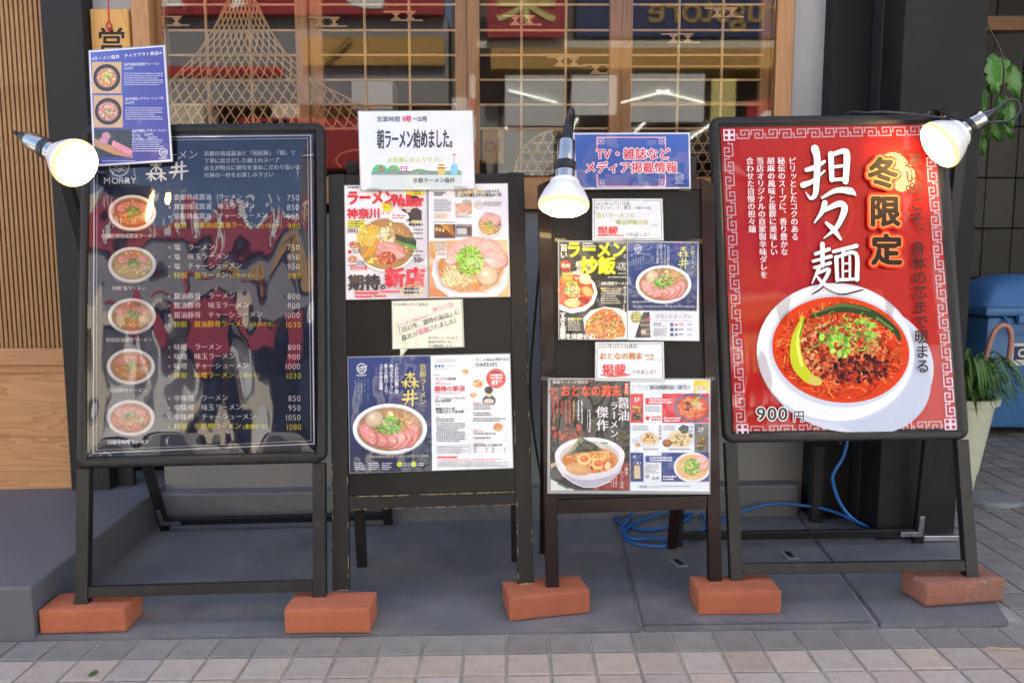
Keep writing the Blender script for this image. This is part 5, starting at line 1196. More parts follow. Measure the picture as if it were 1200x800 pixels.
P = [c4(347+26*math.cos(a), 145+26*math.sin(a)) for a in [2*math.pi*k/20 for k in range(21)]]; tx.line(P, .4, (90, 94, 100)); tx.greek(*c4(332, 134), *c4(364, 158), 2.2, (214, 176, 60), 9); tx.greek(*c4(378, 124), *c4(500, 158), 1.9, (110, 114, 120), 10)
b_ = bowl(pic, *c4(422, 272), 15.5, 15.5, rim=(222, 226, 230), inner=.84, broth=(226, 180, 104)); noodles(pic, *c4(400, 300), 9, 7, 46, [(240, 200, 120), (220, 170, 90)], .7, r); [pork(pic, *c4(398+k*32, 232+8*k), 5.4, 6.4, .4, r, (228, 170, 164)) for k in range(3)]; onions(pic, *c4(418, 272), 4.6, 4.6, 40, 1, r, (140, 200, 60)); blobs(pic, *c4(478, 270), 3.6, 4.6, 20, 1, [(190, 120, 150), (230, 190, 210)], r)
pic.rect(*c4(52, 274), *c4(192, 366), (96, 60, 36)); [pic.poly([c4(90+k*30, 276), c4(112+k*30, 276), c4(190, 330+k*9), c4(176, 350+k*4)], gsh((214, 150, 60), 1-.15*k)) for k in range(3)]; [pic.rect(*c4(60+k*22, 296+k*4), *c4(74+k*22, 318+k*4), (226, 190, 140)) for k in range(3)]; pic.poly([c4(52, 366), c4(100, 330), c4(150, 366)], (66, 66, 74))
pic.rect(*c4(196, 274), *c4(304, 352), (128, 132, 144)); pic.rect(*c4(204, 300), *c4(268, 340), (196, 198, 200)); pic.rect(*c4(200, 290), *c4(300, 300), (66, 54, 54)); pic.rect(*c4(272, 300), *c4(300, 350), (74, 62, 60)); tx.greek(*c4(196, 354), *c4(304, 366), 1.7, (110, 114, 120), 12); tx.greek(*c4(48, 258), *c4(190, 270), 1.8, (90, 94, 100), 13)
pic.poly([c4(18, 386), c4(540, 380), c4(553, 757), c4(18, 760)], (216, 166, 112), cc=[(220, 160, 100), (232, 196, 150), (222, 176, 130), (206, 130, 80)])
pic.poly([c4(42, 520), c4(36, 610), c4(70, 700), c4(150, 758), c4(470, 756), c4(540, 680), c4(546, 560), c4(520, 480), c4(300, 420), c4(90, 450)], (224, 222, 226)); pic.poly([c4(60, 520), c4(60, 610), c4(100, 690), c4(200, 735), c4(400, 736), c4(500, 680), c4(522, 590), c4(500, 500), c4(300, 420), c4(100, 470)], (196, 190, 190)); pic.poly([c4(74, 530), c4(80, 620), c4(130, 690), c4(220, 726), c4(380, 726), c4(476, 670), c4(510, 590), c4(490, 510), c4(300, 440), c4(110, 490)], (204, 138, 76))
blobs(pic, *c4(290, 600), 34, 20, 120, 2.4, [(216, 160, 100), (190, 116, 60), (232, 190, 130)], r); noodles(pic, *c4(160, 620), 14, 14, 130, [(238, 206, 150), (222, 180, 112), (246, 222, 178)], 1.3, r, L=1.1, ang=.9); noodles(pic, *c4(270, 640), 12, 8, 50, [(238, 206, 150), (222, 180, 112)], 1.2, r)
for x, y, a, b, t in ((190, 470, 15, 10, -.9), (250, 420, 13, 8, -.3), (330, 405, 15, 8, 0), (420, 440, 16, 11, .4), (460, 500, 15, 12, .5)): pork(pic, *c4(x, y), a, b, t, r, (232, 178, 168))
onions(pic, *c4(286, 520), 16, 17, 300, 1.9, r, (142, 206, 70)); egg(pic, *c4(408, 622), 12, 11, 0, (236, 200, 160)); pic.rect(*c4(52, 392), *c4(136, 452), (236, 224, 206)); tx.greek(*c4(54, 394), *c4(132, 452), 1.8, (110, 96, 86), 14); pic.rect(*c4(56, 456), *c4(138, 502), (240, 236, 228)); tx.rect(*c4(56, 460), *c4(64, 496), (236, 196, 60)); tx.greek(*c4(68, 464), *c4(134, 492), 2, (100, 90, 80), 15)

# ---- speech-bubble card
c5 = lambda x, y: (450+x/11.43, 345+y/11.43)
K_ = Sheet('speech_bubble_card', 'cream speech-bubble card between the two sheets on the worn black board', 'card', P2, [(458.6, 352), (542.5, 350), (544.3, 407), (459.5, 409.3)], .0045)
pg, pic, tx = K_.page(K_.quad_in(.8), (226, 228, 206)); pic.poly([c5(216, 728), c5(322, 728), c5(235, 830), c5(212, 835)], (226, 228, 206)); 
K_.ink('outline', pg, .0012).line([c5(105, 88), c5(1040, 62), c5(1062, 700), c5(318, 722), c5(222, 832), c5(214, 728), c5(116, 730), c5(105, 88)], .5, (120, 126, 118))
tx.text('☆2020年11月5日発売☆', *c5(122, 112), 4.0, (100, 104, 104), sx=.98, sp=.99, bold=.0, mincho=True, rot=-.0)
tx.text('ラーメンWalker', *c5(140, 390), 6.4, (222, 130, 150), rot=-.32, mincho=True, bold=.004, sx=.86); tx.text('神奈川版', *c5(640, 180), 6.4, (222, 130, 150), rot=-.32, mincho=True, bold=.004); tx.seg(*c5(150, 445), *c5(945, 160), .3, (222, 130, 150))
tx.text('「2021年　期待の新店」に', *c5(150, 455), 6.6, (72, 72, 76), rot=-.30, mincho=True, bold=.0, sx=.98); tx.seg(*c5(190, 530), *c5(965, 262), .3, (72, 72, 76))
tx.text('森井が', *c5(222, 550), 6.8, (72, 72, 76), rot=-.30, mincho=True); tx.text('掲載', *c5(440, 470), 7.2, (224, 110, 140), rot=-.30, mincho=True, bold=.01); tx.text('されました！', *c5(590, 420), 6.8, (72, 72, 76), rot=-.30, mincho=True, sp=.9); tx.seg(*c5(240, 622), *c5(985, 348), .3, (72, 72, 76))
for k, s in enumerate(('ありがとうございます！', '最高の1杯のために．．', '日々精進致します！！')): tx.text(s, *c5(588, 560+k*54), 3.6, (100, 102, 104), mincho=True, sp=.98, rot=0)

# ---- lower spread on the black board
V_ = Sheet('magazine_spread', 'laminated blue ramen poster and contents page, lower sheet on the worn black board', 'poster', P2, [(407, 417.8), (598, 413.8), (602, 548.5), (409.5, 554.5)], .003)
c6 = lambda x, y: (390+x/3.478, 340+y/3.478)
def blue_poster(S_, q, f, k, full=True):
    """f maps the blue poster's own drawing units (lower sheet crop) to the photo"""
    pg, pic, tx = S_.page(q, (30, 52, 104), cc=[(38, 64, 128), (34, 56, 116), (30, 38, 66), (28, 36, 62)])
    W_ = (232, 234, 238); logo(tx, *f(118, 318), 5.4*k, W_, txt=True, th=1.1)
    for s, x, y in (('こだわりの鶏と豚', 257, 300), ('あっさりスープに', 235, 300), ('柔らか豚ロースで', 214, 300), ('コクのある塩味', 193, 300)): tx.text(s, f(x-5, y)[0], f(x, y)[1], 4.8*k, W_, vert=True, sp=.9, bold=.02)
    for j in range(5): x, y = f(90+j*13, 362); tx.greek(x, y, x+1.1*k, y+(22+4*(j % 3))*k, 1.5*k, (160, 172, 200), j, .7)
    tx.text('京都ラーメン', *f(353, 300), 8.2*k, (206, 190, 110), vert=True, sp=.98, bold=.0, mincho=True)
    brush(tx, '森', *f(282, 335), 19*k, 18*k, (222, 206, 110), 1.15); brush(tx, '井', *f(284, 404), 18*k, 19*k, (222, 206, 110), 1.1)
    x, y = f(233, 563); shio_bowl(pic, x, y, 43.5*k, 29*k, k)
    if full: tx.text('特製京都熟成醤油ラーメン(全部のせ)…¥980', *f(148, 672), 3.6, (200, 196, 170), bold=.01, rot=S_.rot)
    else: tx.greek(*f(90, 672), *f(190, 690), 2, (200, 196, 170), 2)
    for j, x in enumerate((90, 145, 200)): tx.greek(*f(x, 702), *f(x+42, 730), 2.3*k, (200, 206, 220), j+3)
    for x in (272, 330): pic.ell(*f(x, 708), 3.3*k, 3.3*k, (190, 206, 70), 14); tx.greek(*f(x+16, 702), *f(x+42, 714), 2.3*k, (200, 206, 220), x)
    pic.rect(*f(68, 726) if full else f(70, 715), *(f(384, 729)), (60, 70, 104)); return pg
qa = [(408, 419), (504.5, 417), (506.3, 551.3), (410.3, 553.8)]; blue_poster(V_, qa, c6, 1.0)
c7 = lambda x, y: (500+x/5.514, 410+y/5.514)
pg, pic, tx = V_.page([(504.8, 417), (597, 415), (601, 547.8), (506.5, 551)], (228, 234, 240))
tx.greek(*c7(50, 58), *c7(200, 84), 1.4, (150, 154, 160), 1); 
for k, c_ in enumerate(((60, 110, 180), (50, 80, 150), (70, 130, 200))): pic.ell(*c7(60+k*22, 104), 1.8, 1.8, c_, 12)
tx.greek(*c7(120, 100), *c7(195, 112), 1.6, (110, 114, 120), 2); tx.greek(*c7(50, 122), *c7(158, 130), 1.6, (110, 114, 120), 3)
tx.text('ラーメン', *c7(315, 52), 4.5, (60, 62, 68), sx=.85, bold=.03); tx.text('Walker神奈川2021', *c7(386, 50), 4.2, (60, 62, 68), sx=.75, bold=.02); tx.text('CONTENTS', *c7(314, 80), 5.6, (56, 58, 64), sx=.88, bold=.03)
pic.ell(*c7(448, 184), 11.6, 11.6, (222, 66, 66), 32); tx.rect(*c7(414, 140), *c7(470, 150), (60, 40, 40)); tx.greek(*c7(408, 156), *c7(488, 192), 3.2, (250, 236, 236), 6, .66); tx.text('87', *c7(420, 190), 7.2, (250, 246, 246), bold=.04); tx.text('軒', *c7(468, 194), 3, (250, 246, 246))
r = random.Random(9)
for x, y, a in ((250, 140, 3.8), (332, 218, 6.6), (302, 292, 4), (462, 498, 6.2)): pic.ell(*c7(x, y), a, a*.86, (206, 190, 170), 18); pic.ell(*c7(x, y-2), a*.86, a*.66, (214, 140, 70), 16); blobs(pic, *c7(x, y-2), a*.7, a*.5, 18, a*.2, [(236, 190, 120), (200, 70, 50), (140, 180, 70), (244, 220, 180)], r)
pic.poly([c7(360, 340), c7(362, 310), c7(385, 292), c7(425, 292), c7(446, 316), c7(444, 342), c7(404, 352)], (52, 60, 78)); pic.ell(*c7(404, 278), 3.8, 4.8, (226, 186, 164), 16); pic.ell(*c7(401, 258), 5.2, 4.4, (36, 30, 32), 16); pic.ell(*c7(402, 330), 6, 3, (214, 204, 190), 14); onions(pic, *c7(402, 326), 4, 1.6, 14, .8, r)
tx.text('期待の新店', *c7(50, 232), 7.2, (208, 50, 66), bold=.035); tx.greek(*c7(50, 275), *c7(215, 285), 1.8, (222, 100, 110), 7)
for x, y, a in ((50, 158, 90), (55, 205, 84), (55, 214, 155), (55, 295, 86), (58, 350, 86), (58, 426, 86), (298, 336, 355), (298, 512, 330), (298, 522, 368), (300, 600, 368)): tx.greek(*c7(x, y), *c7(a, y+9), 1.9, (222, 80, 90), x+y, .6)
tx.text('プレミアム特別賞', *c7(52, 178), 3.6, (60, 62, 70), bold=.02, sp=.85); tx.text('ラーメンWalkerグランプリ', *c7(54, 305), 3.2, (60, 62, 70), bold=.02, sp=.9); tx.text('2020 結果発表', *c7(54, 321), 3.2, (60, 62, 70), bold=.02, sp=.9)
tx.text('神奈川でいま', *c7(56, 370), 3.9, (50, 52, 60), bold=.03); tx.text('本当に行くべき50軒', *c7(58, 390), 3.9, (50, 52, 60), bold=.03, sp=.94)
for x, y, a, b in ((58, 440, 180, 462), (62, 470, 248, 600), (298, 346, 446, 390), (298, 402, 420, 430), (298, 438, 510, 462), (300, 534, 452, 556), (300, 562, 420, 584)): tx.greek(*c7(x, y), *c7(a, b), 2.55 if a < 400 or y < 500 else 3, (92, 96, 104), x*y, .55)
tx.text('神奈川の旨い店 厳選50軒', *c7(300, 608), 3.0, (60, 62, 70), bold=.02)
for x in (302, 418): tx.greek(*c7(x, 628), *c7(x+24, 668), 1.8, (92, 96, 104), x); tx.greek(*c7(x+80, 628), *c7(x+92, 668), 1.8, (92, 96, 104), x+1)
for x in (262, 505): [tx.greek(*c7(x, y), *c7(x+9, y+8), 1.6, (110, 114, 120), y) for y in (325, 378, 448, 500, 540, 580)]
q = [c7(66, 620), c7(278, 612), c7(280, 660), c7(68, 668)]; tx.line(q+[q[0]], .3, (120, 124, 130)); tx.greek(*c7(72, 622), *c7(272, 660), 1.9, (140, 144, 150), 21)
pic.rect(*c7(66, 686), *c7(196, 697), (214, 60, 70)); tx.greek(*c7(66, 702), *c7(508, 716), 1.6, (226, 130, 136), 22); tx.greek(*c7(68, 722), *c7(528, 756), 1.6, (150, 154, 162), 23)

# ---- blue banner on top of the brown board
B__ = Sheet('blue_banner', 'blue laminated banner with red and white lettering on top of the brown board', 'banner', P3, [(671, 155.5), (809, 155), (810, 221.5), (674, 222.3)], .010)
pg, pic, tx = B__.page(B__.quad_in(1.0), (216, 224, 238)); pic.poly(B__.quad_in(2.2), (30, 78, 160), cc=[(36, 84, 166), (40, 92, 178), (26, 66, 148), (28, 74, 152)])
cb = lambda x, y: (600+x/4.615, 100+y/4.615)
for off_, c_, w_ in ((0, (230, 214, 228), 1.0), (3, (205, 60, 90), .8)):
    a, b, e, f_ = 460+off_, 282+off_, 830-off_, 547-off_
    tx.line([cb(a, 345), cb(a, b), cb(e, b), cb(e, 345)], w_, c_); tx.line([cb(a, 482), cb(a, f_), cb(e, f_), cb(e, 482)], w_, c_)
for x, y in ((462, 284), (792, 284), (462, 508), (792, 508)):
    for d in (4, 14): q = [cb(x+d, y+d), cb(x+38-d, y+d), cb(x+38-d, y+38-d), cb(x+d, y+38-d)]; tx.line(q+[q[0]], .6, (230, 200, 220))
for b_, c_ in ((.085, (238, 232, 240)), (.028, (206, 40, 66))):
    tx.text('TV・雑誌など', *cb(456, 340), 14.0, c_, bold=b_, rot=0, sx=.98); tx.text('メディア掲載情報', *cb(392, 414), 13.6, c_, bold=b_, rot=0)
logo(tx, *cb(905, 498), 4.6, (190, 205, 226), th=.8)

# ---- two caption cards and two spreads on the brown board
CA = Sheet('caption_card', 'white caption card with yellow-green writing, upper card on the brown board', 'card', P3, [(694, 232.5), (776.7, 232.5), (778, 282), (694, 282)], .004)
pg, pic, tx = CA.page(CA.quad_in(.8), (224, 228, 234)); q = CA.quad_in(2.4); tx.line(q+[q[0]], .7, (86, 90, 96)); ce = lambda x, y: (620+x/3.335, 120+y/3.335)
tx.text('2021年12月21日発売', *ce(260, 388), 5.0, (90, 92, 98), mincho=True, bold=0, rot=0, sp=.98); tx.text('セブンイレブン限定ぴあmook', *ce(258, 404), 4.6, (90, 92, 98), mincho=True, bold=0, rot=0, sp=1.05)
tx.text('「', *ce(246, 426), 5, (80, 80, 84), rot=0); tx.text('旨いラーメンと', *ce(262, 430), 6.6, (176, 190, 36), bold=.02, mincho=True, rot=0, sp=1.0); tx.text('絶品炒飯の店', *ce(340, 458), 6.4, (176, 190, 36), bold=.02, mincho=True, rot=0); tx.text('」に', *ce(478, 470), 4.6, (80, 80, 84), rot=0, sp=.8)
tx.text('掲載', *ce(268, 484), 12.0, (212, 44, 62), bold=.035, rot=0, mincho=True); tx.seg(*ce(266, 520), *ce(368, 520), 1.4, (214, 60, 76)); tx.text('されました！', *ce(376, 508), 5.4, (70, 72, 78), rot=0, bold=.01, sp=.98)
UB = Sheet('magazine_spread', 'laminated ramen and fried rice cover with blue poster, upper sheet on the brown board', 'poster', P3, [(653.6, 281.6), (819, 283), (820, 399.8), (654.3, 397.8)], .0025)
cf = lambda x, y: (650+x/6.154, 275+y/6.154)
pg, pic, tx = UB.page([(655.5, 283.4), (734.5, 283.8), (735, 398), (655.6, 397)], (46, 50, 46), cc=[(66, 70, 62), (44, 48, 44), (48, 44, 40), (40, 36, 34)]); r = random.Random(31)
for _ in range(14): x, y = r.uniform(60, 510), r.uniform(60, 700); pic.stroke([cf(x, y), cf(x+15, y-14), cf(x+30, y)], [.6, 1.2, .5], (110, 92, 44), 3)
def clipped_bowl(pic, q, fn): fn()
pic.poly([cf(35, 330), cf(60, 280), cf(150, 262), cf(230, 285), cf(290, 350), cf(308, 420), cf(280, 500), cf(220, 548), cf(120, 568), cf(35, 540)], (226, 226, 226)); pic.poly([cf(35, 310), cf(80, 290), cf(150, 282), cf(220, 300), cf(270, 360), cf(284, 420), cf(256, 480), cf(200, 520), cf(110, 534), cf(35, 500)], (212, 74, 34)); blobs(pic, *cf(140, 405), 18, 18, 90, 2, [(226, 110, 50), (196, 50, 24), (238, 150, 80)], r)
for x, y, a, b, t, c_ in ((220, 320, 7.5, 6.5, .3, (240, 200, 160)), (235, 410, 8, 5, .7, (236, 170, 110)), (125, 492, 9, 5.5, .1, (240, 190, 130)), (80, 330, 6, 5, 0, (230, 120, 70)), (60, 460, 4, 6, .4, (214, 80, 40)), (210, 475, 6, 3.6, .5, (150, 40, 30))): pic.ell(*cf(x, y), a, b, c_, 14, t, wob=.1, rnd=r); pic.ell(*cf(x-4, y-5), a*.6, b*.5, gsh(c_, 1.1), 10, t)
blobs(pic, *cf(140, 420), 8, 8, 50, 1.3, [(250, 230, 190), (236, 190, 130)], r); onions(pic, *cf(125, 390), 9, 9.5, 130, 1.2, r, (96, 186, 60))
pic.poly([cf(205, 600), cf(260, 545), cf(360, 520), cf(460, 530), cf(520, 560), cf(522, 752), cf(250, 754), cf(215, 690)], (222, 222, 220)); pic.poly([cf(214, 690), cf(230, 620), cf(290, 560), cf(350, 530), cf(420, 540), cf(480, 590), cf(510, 680), cf(500, 735), cf(380, 752), cf(260, 750)], (206, 128, 62))
blobs(pic, *cf(365, 655), 21, 15, 420, 1.5, [(226, 150, 78), (240, 180, 104), (196, 106, 50), (230, 136, 60), (180, 90, 46), (246, 200, 130)], r); blobs(pic, *cf(365, 610), 16, 9, 60, 1.7, [(206, 80, 50), (176, 96, 50), (120, 160, 60)], r)
YG_ = (222, 222, 20)
tx.text('旨い', *cf(38, 66), 9, (230, 230, 226), vert=True, bold=.02, sp=.95); tx.text('ラーメン', *cf(84, 44), 20.5, YG_, bold=.045, sx=.86); tx.text('と', *cf(490, 136), 5.6, (226, 226, 222)); tx.text('絶品', *cf(150, 190), 7.6, (226, 226, 222), vert=True, bold=.02); tx.text('炒飯', *cf(182, 158), 21, YG_, bold=.05); tx.text('の', *cf(438, 222), 4, (226, 226, 222)); tx.text('店', *cf(455, 198), 10, (230, 230, 226), bold=.0)
pic.ell(*cf(78, 222), 6.6, 6.6, (200, 36, 40), 18); tx.text('特典', *cf(46, 208), 5.2, (236, 214, 190), bold=.03); tx.greek(*cf(56, 192), *cf(98, 204), 2, (240, 160, 60), 1); pic.rect(*cf(52, 268), *cf(132, 342), (176, 150, 50)); tx.text('テイク', *cf(60, 276), 3.6, (250, 240, 210), bold=.02); tx.text('アウト', *cf(60, 302), 3.6, (250, 240, 210), bold=.02)
tx.greek(*cf(196, 58), *cf(302, 92), 3, (226, 226, 222), 2, .6); tx.greek(*cf(436, 56), *cf(514, 68), 2, (200, 200, 196), 3); tx.greek(*cf(455, 276), *cf(516, 290), 2.6, (200, 200, 196), 4); tx.greek(*cf(380, 302), *cf(518, 316), 2.6, (214, 214, 210), 5)
tx.text('2021注目ラーメン', *cf(334, 338), 4.1, (230, 230, 226), bold=.03, sp=.92); tx.text('キーワード10', *cf(492, 370), 4.2, (230, 230, 226), vert=True, bold=.03)
pic.rect(*cf(322, 374), *cf(484, 500), (34, 28, 26)); tx.text('神田ラーメン100', *cf(330, 380), 3.4, (220, 210, 90), bold=.02, sp=.95)
for k in range(6): tx.greek(*cf(330, 404+k*17), *cf(476, 415+k*17), 2.6, (206, 200, 186), k)
pic.rect(*cf(88, 592), *cf(200, 700), (34, 28, 26)); tx.text('炒飯', *cf(92, 597), 3.6, (230, 230, 226), bold=.03); tx.text('絶品炒飯30', *cf(116, 597), 3.2, (220, 210, 90), bold=.02, sp=.8)
for k in range(5): tx.greek(*cf(94, 622+k*15), *cf(186, 632+k*15), 2.4, (206, 200, 186), k+9)
tx.text('すぎる衝', *cf(36, 556), 7.4, (226, 226, 222), vert=True, bold=.03, sp=.84); tx.text('撃を体感せよ!', *cf(36, 710), 7.2, (230, 230, 226), bold=.03, sp=.92)
# blue poster page on the right
g_ = lambda x, y: ((650+(585+(x-82)*1.305)/6.154), (275+(355+(y-563)*1.31)/6.154))
g2 = lambda x, y: (650+(530+(x-68)*1.56)/6.154, 275+(55+(y-270)*1.09)/6.154)
def gm(x, y):
    return g2(x, y)
pgq = [(735.6, 283.8), (818, 284.4), (818.8, 398.8), (735.8, 398)]
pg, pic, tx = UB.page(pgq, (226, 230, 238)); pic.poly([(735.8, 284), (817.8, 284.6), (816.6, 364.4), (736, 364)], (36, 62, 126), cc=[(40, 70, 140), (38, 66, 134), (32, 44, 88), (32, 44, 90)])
W_ = (222, 228, 240); logo(tx, *cf(600, 100), 4, W_, th=1)
for s, x in (('こだわりの鶏と豚', 830), ('あっさりスープに', 804), ('柔らか豚ロース', 778), ('コクのある塩味', 752)): tx.text(s, *cf(x-22, 70), 3.5, W_, vert=True, sp=.92, bold=.01)
for j in range(5): x, y = cf(562+j*18, 160); tx.greek(x, y, x+1, y+16, 1.5, (150, 166, 206), j, .7)
tx.text('京都ラーメン', *cf(975, 80), 5.5, (196, 196, 140), vert=True, bold=0, mincho=True); brush(tx, '森', *cf(888, 85), 12, 13, (206, 206, 130), 1.15); brush(tx, '井', *cf(890, 168), 12, 13, (206, 206, 130), 1.1)
shio_bowl(pic, *cf(785, 355), 32.5, 21.8, .85); tx.greek(*cf(560, 480), *cf(705, 500), 2.2, (200, 206, 190), 4); tx.greek(*cf(560, 514), *cf(1010, 526), 2.2, (180, 190, 220), 5)
pic.ell(*cf(588, 594), 6.6, 6.6, (150, 150, 60), 18); tx.greek(*cf(562, 566), *cf(616, 622), 3.2, (226, 222, 170), 6)
pic.poly([cf(640, 560), cf(682, 556), cf(690, 740), cf(580, 742), cf(590, 700)], (56, 54, 62)); [pic.rect(*cf(612+4*k, 610+k*32), *cf(684, 628+k*32), gsh((150, 130, 110), .8+.15*(k % 2))) for k in range(4)]; pic.ell(*cf(676, 606), 2.2, 2.6, (190, 50, 60), 10); pic.ell(*cf(640, 700), 3.4, 2.6, (200, 186, 160), 12)
tx.text('グランドオープン', *cf(722, 574), 5.4, (74, 84, 104), rot=0, bold=.005, sp=.98); tx.seg(*cf(722, 566), *cf(980, 568), .3, (120, 128, 140)); tx.seg(*cf(722, 618), *cf(980, 620), .3, (120, 128, 140))
tx.text('飯田橋', *cf(708, 632), 3.3, (74, 84, 104)); tx.text('ラーメンビル', *cf(708, 652), 2.7, (74, 84, 104)); tx.greek(*cf(708, 676), *cf(810, 738), 1.9, (120, 128, 140), 6)
for k in range(3):
    y = 636+k*36; pic.rect(*cf(832, y), *cf(856, y+24), (46, 70, 130)); pic.ell(*cf(876, y+12), 1.6, 1.5, ((200, 50, 60), (60, 66, 80), (60, 66, 80))[k], 10); tx.greek(*cf(892, y+4), *cf(930, y+20), 2.4, ((206, 70, 80), (70, 76, 90), (70, 76, 90))[k], k, .7); tx.greek(*cf(950, y+2), *cf(990, y+22), 1.8, (140, 160, 200), k)
CB = Sheet('caption_card', 'white caption card with orange-brown writing, lower card on the brown board', 'card', P3, [(697.4, 400.4), (778, 400), (779.2, 446.8), (697, 446.2)], .0048)
pg, pic, tx = CB.page(CB.quad_in(.8), (226, 230, 236)); q = CB.quad_in(2.4); tx.line(q+[q[0]], .7, (86, 90, 96)); cg = lambda x, y: (620+x/3.635, 380+y/3.635)
tx.text('2021年1月15日発売', *cg(294, 84), 5.4, (90, 92, 98), mincho=True, bold=0, rot=0); tx.text('『', *cg(276, 112), 5.4, (80, 80, 84), rot=0); tx.text('おとなの週末', *cg(300, 120), 8.4, (176, 106, 50), bold=.045, rot=0, mincho=True); tx.text('おとなの週末', *cg(300, 120), 8.4, (206, 136, 64), bold=.005, rot=0); tx.text('2021年', *cg(492, 126), 3.4, (176, 106, 50), rot=0, bold=.03); tx.text('2月号', *cg(500, 141), 3.4, (176, 106, 50), rot=0, bold=.03); tx.text('』に', *cg(532, 142), 4.6, (80, 80, 84), rot=0, sp=.8)
tx.text('掲載', *cg(310, 168), 14.2, (214, 40, 58), bold=.035, rot=0, mincho=True); tx.stroke([cg(302, 214), cg(360, 220), cg(428, 214)], [1, 2.6, 1.4], (214, 60, 76)); tx.text('されました！', *cg(434, 192), 5.6, (70, 72, 78), rot=0, bold=.01, sp=.98)
LO = Sheet('magazine_spread', 'laminated black soy ramen cover beside shop floor guide, lower sheet on the brown board', 'poster', P3, [(642, 442.7), (833, 443.2), (832.5, 578.8), (641.4, 578)], .0025)
ch = lambda x, y: (640+x/5.714, 440+y/5.714)
pg, pic, tx = LO.page([(645, 444.8), (738, 444.8), (737.6, 574.6), (644.6, 574)], (38, 34, 34), cc=[(52, 40, 34), (38, 34, 34), (30, 24, 24), (34, 34, 36)]); r = random.Random(15)
for x, y, a, b in ((70, 385, 8, 7), (180, 375, 11, 8), (130, 400, 6, 5), (50, 130, 4, 9)): blobs(pic, *ch(x, y), a, b, 26, 3.2, [(150, 44, 24), (110, 30, 20), (196, 70, 36), (80, 24, 18)], r)
pic.poly([ch(400, 560), ch(550, 590), ch(556, 764), ch(320, 762)], (140, 28, 24)); [pic.seg(*ch(330+k*30, 750), *ch(420+k*30, 640), .5, (60, 14, 14)) for k in range(6)]; pic.poly([ch(30, 590), ch(110, 560), ch(112, 572), ch(32, 622)], (196, 170, 130)); pic.poly([ch(30, 690), ch(130, 740), ch(190, 766), ch(30, 768)], (206, 214, 206)); pic.poly([ch(80, 715), ch(160, 748), ch(150, 760), ch(70, 724)], (60, 120, 80))
pic.poly([ch(60, 560), ch(70, 610), ch(110, 670), ch(180, 720), ch(250, 748), ch(330, 750), ch(420, 715), ch(490, 650), ch(522, 570), ch(515, 540), ch(70, 530)], (214, 214, 222), cc=None); pic.poly([ch(90, 640), ch(180, 712), ch(250, 742), ch(330, 744), ch(430, 700), ch(490, 640), ch(400, 680), ch(300, 700), ch(190, 690)], (178, 176, 190))
pic.ell(*ch(292, 535), 41, 21.5, (226, 226, 230), 40); pic.ell(*ch(292, 545), 35, 18.5, (196, 190, 190), 40); pic.ell(*ch(295, 565), 33, 15.5, (190, 100, 44), 36, c2=(206, 122, 60)); noodles(pic, *ch(290, 530), 28, 8, 90, [(226, 170, 80), (206, 140, 60), (240, 196, 110)], 1, r); blobs(pic, *ch(290, 590), 28, 10, 60, 2, [(206, 124, 56), (226, 160, 90), (176, 86, 36)], r)
pic.ell(*ch(215, 625), 15, 7, (222, 176, 120), 24, .15, c2=(206, 150, 96)); pic.poly([ch(130, 532), ch(228, 405), ch(345, 470), ch(380, 500), ch(250, 512)], (54, 60, 44)); pic.poly([ch(130, 532), ch(228, 405), ch(250, 440), ch(160, 520)], (140, 146, 104)); blobs(pic, *ch(260, 465), 12, 6, 50, 1.2, [(80, 84, 60), (40, 44, 34)], r)
for x, y in ((255, 560), (350, 590)): pic.ell(*ch(x, y), 8.2, 6.6, (236, 196, 120), 20); pic.ell(*ch(x, y-4), 5, 4, (222, 96, 22), 16, c2=(206, 72, 16)); pic.ell(*ch(x-8, y-10), 1.3, .9, (250, 190, 120), 8)
pic.ell(*ch(405, 600), 5.2, 6.4, (222, 80, 40), 16); pic.ell(*ch(412, 605), 3.6, 5, (240, 200, 150), 14); pic.stroke([ch(430, 620), ch(470, 560), ch(455, 530)], [1, 2.4, 1], (206, 130, 60)); pic.stroke([ch(370, 448), ch(412, 452)], [2, 1.4], (80, 160, 80))
tx.text('醤油ラーメンの教科書', *ch(44, 30), 4.6, (206, 200, 196), bold=.0, rot=0, mincho=True, sx=.9); tx.greek(*ch(244, 34), *ch(320, 48), 2.4, (206, 110, 60), 2)
OR = (222, 76, 40); tx.text('おとなの週末', *ch(95, 62), 14.2, OR, bold=.035, sx=.84, rot=0, mincho=True)
for s, x, y, h in (('醤油', 478, 142, 14.2), ('ラーメン', 424, 172, 10.6), ('傑作', 335, 204, 14.6)): tx.text(s, *ch(x, y), h, (226, 226, 230), vert=True, bold=.0, sp=1.02, mincho=True)
tx.text('の', *ch(468, 412), 3, (226, 226, 230)); pic.rect(*ch(524, 50), *ch(552, 130), (206, 60, 40)); tx.greek(*ch(528, 54), *ch(548, 126), 3, (250, 226, 216), 5)
for k, (x, c_, L) in enumerate(((42, OR, 28), (68, OR, 18), (96, OR, 16), (124, OR, 27), (150, OR, 27), (176, (206, 150, 60), 24), (208, (220, 220, 220), 24), (232, (220, 220, 220), 28))): X0, Y0 = ch(x, 165); tx.greek(X0, Y0, X0+2.4, Y0+L, 2.7, c_, k, .72)
P = [ch(290+14*math.cos(a), 300+100*math.sin(a)) for a in [R(d) for d in range(140, 225, 12)]]; tx.line(P, .5, (220, 220, 220)); X0, Y0 = ch(284, 228); tx.greek(X0, Y0, X0+2.6, Y0+28, 3, (220, 220, 220), 4, .7); tx.text('東京', *ch(524, 612), 4.6, (226, 206, 200), vert=True, mincho=True, bold=.01); tx.text('Ⅱのつく酒場', *ch(494, 612), 4.2, (226, 206, 200), vert=True, bold=.0)
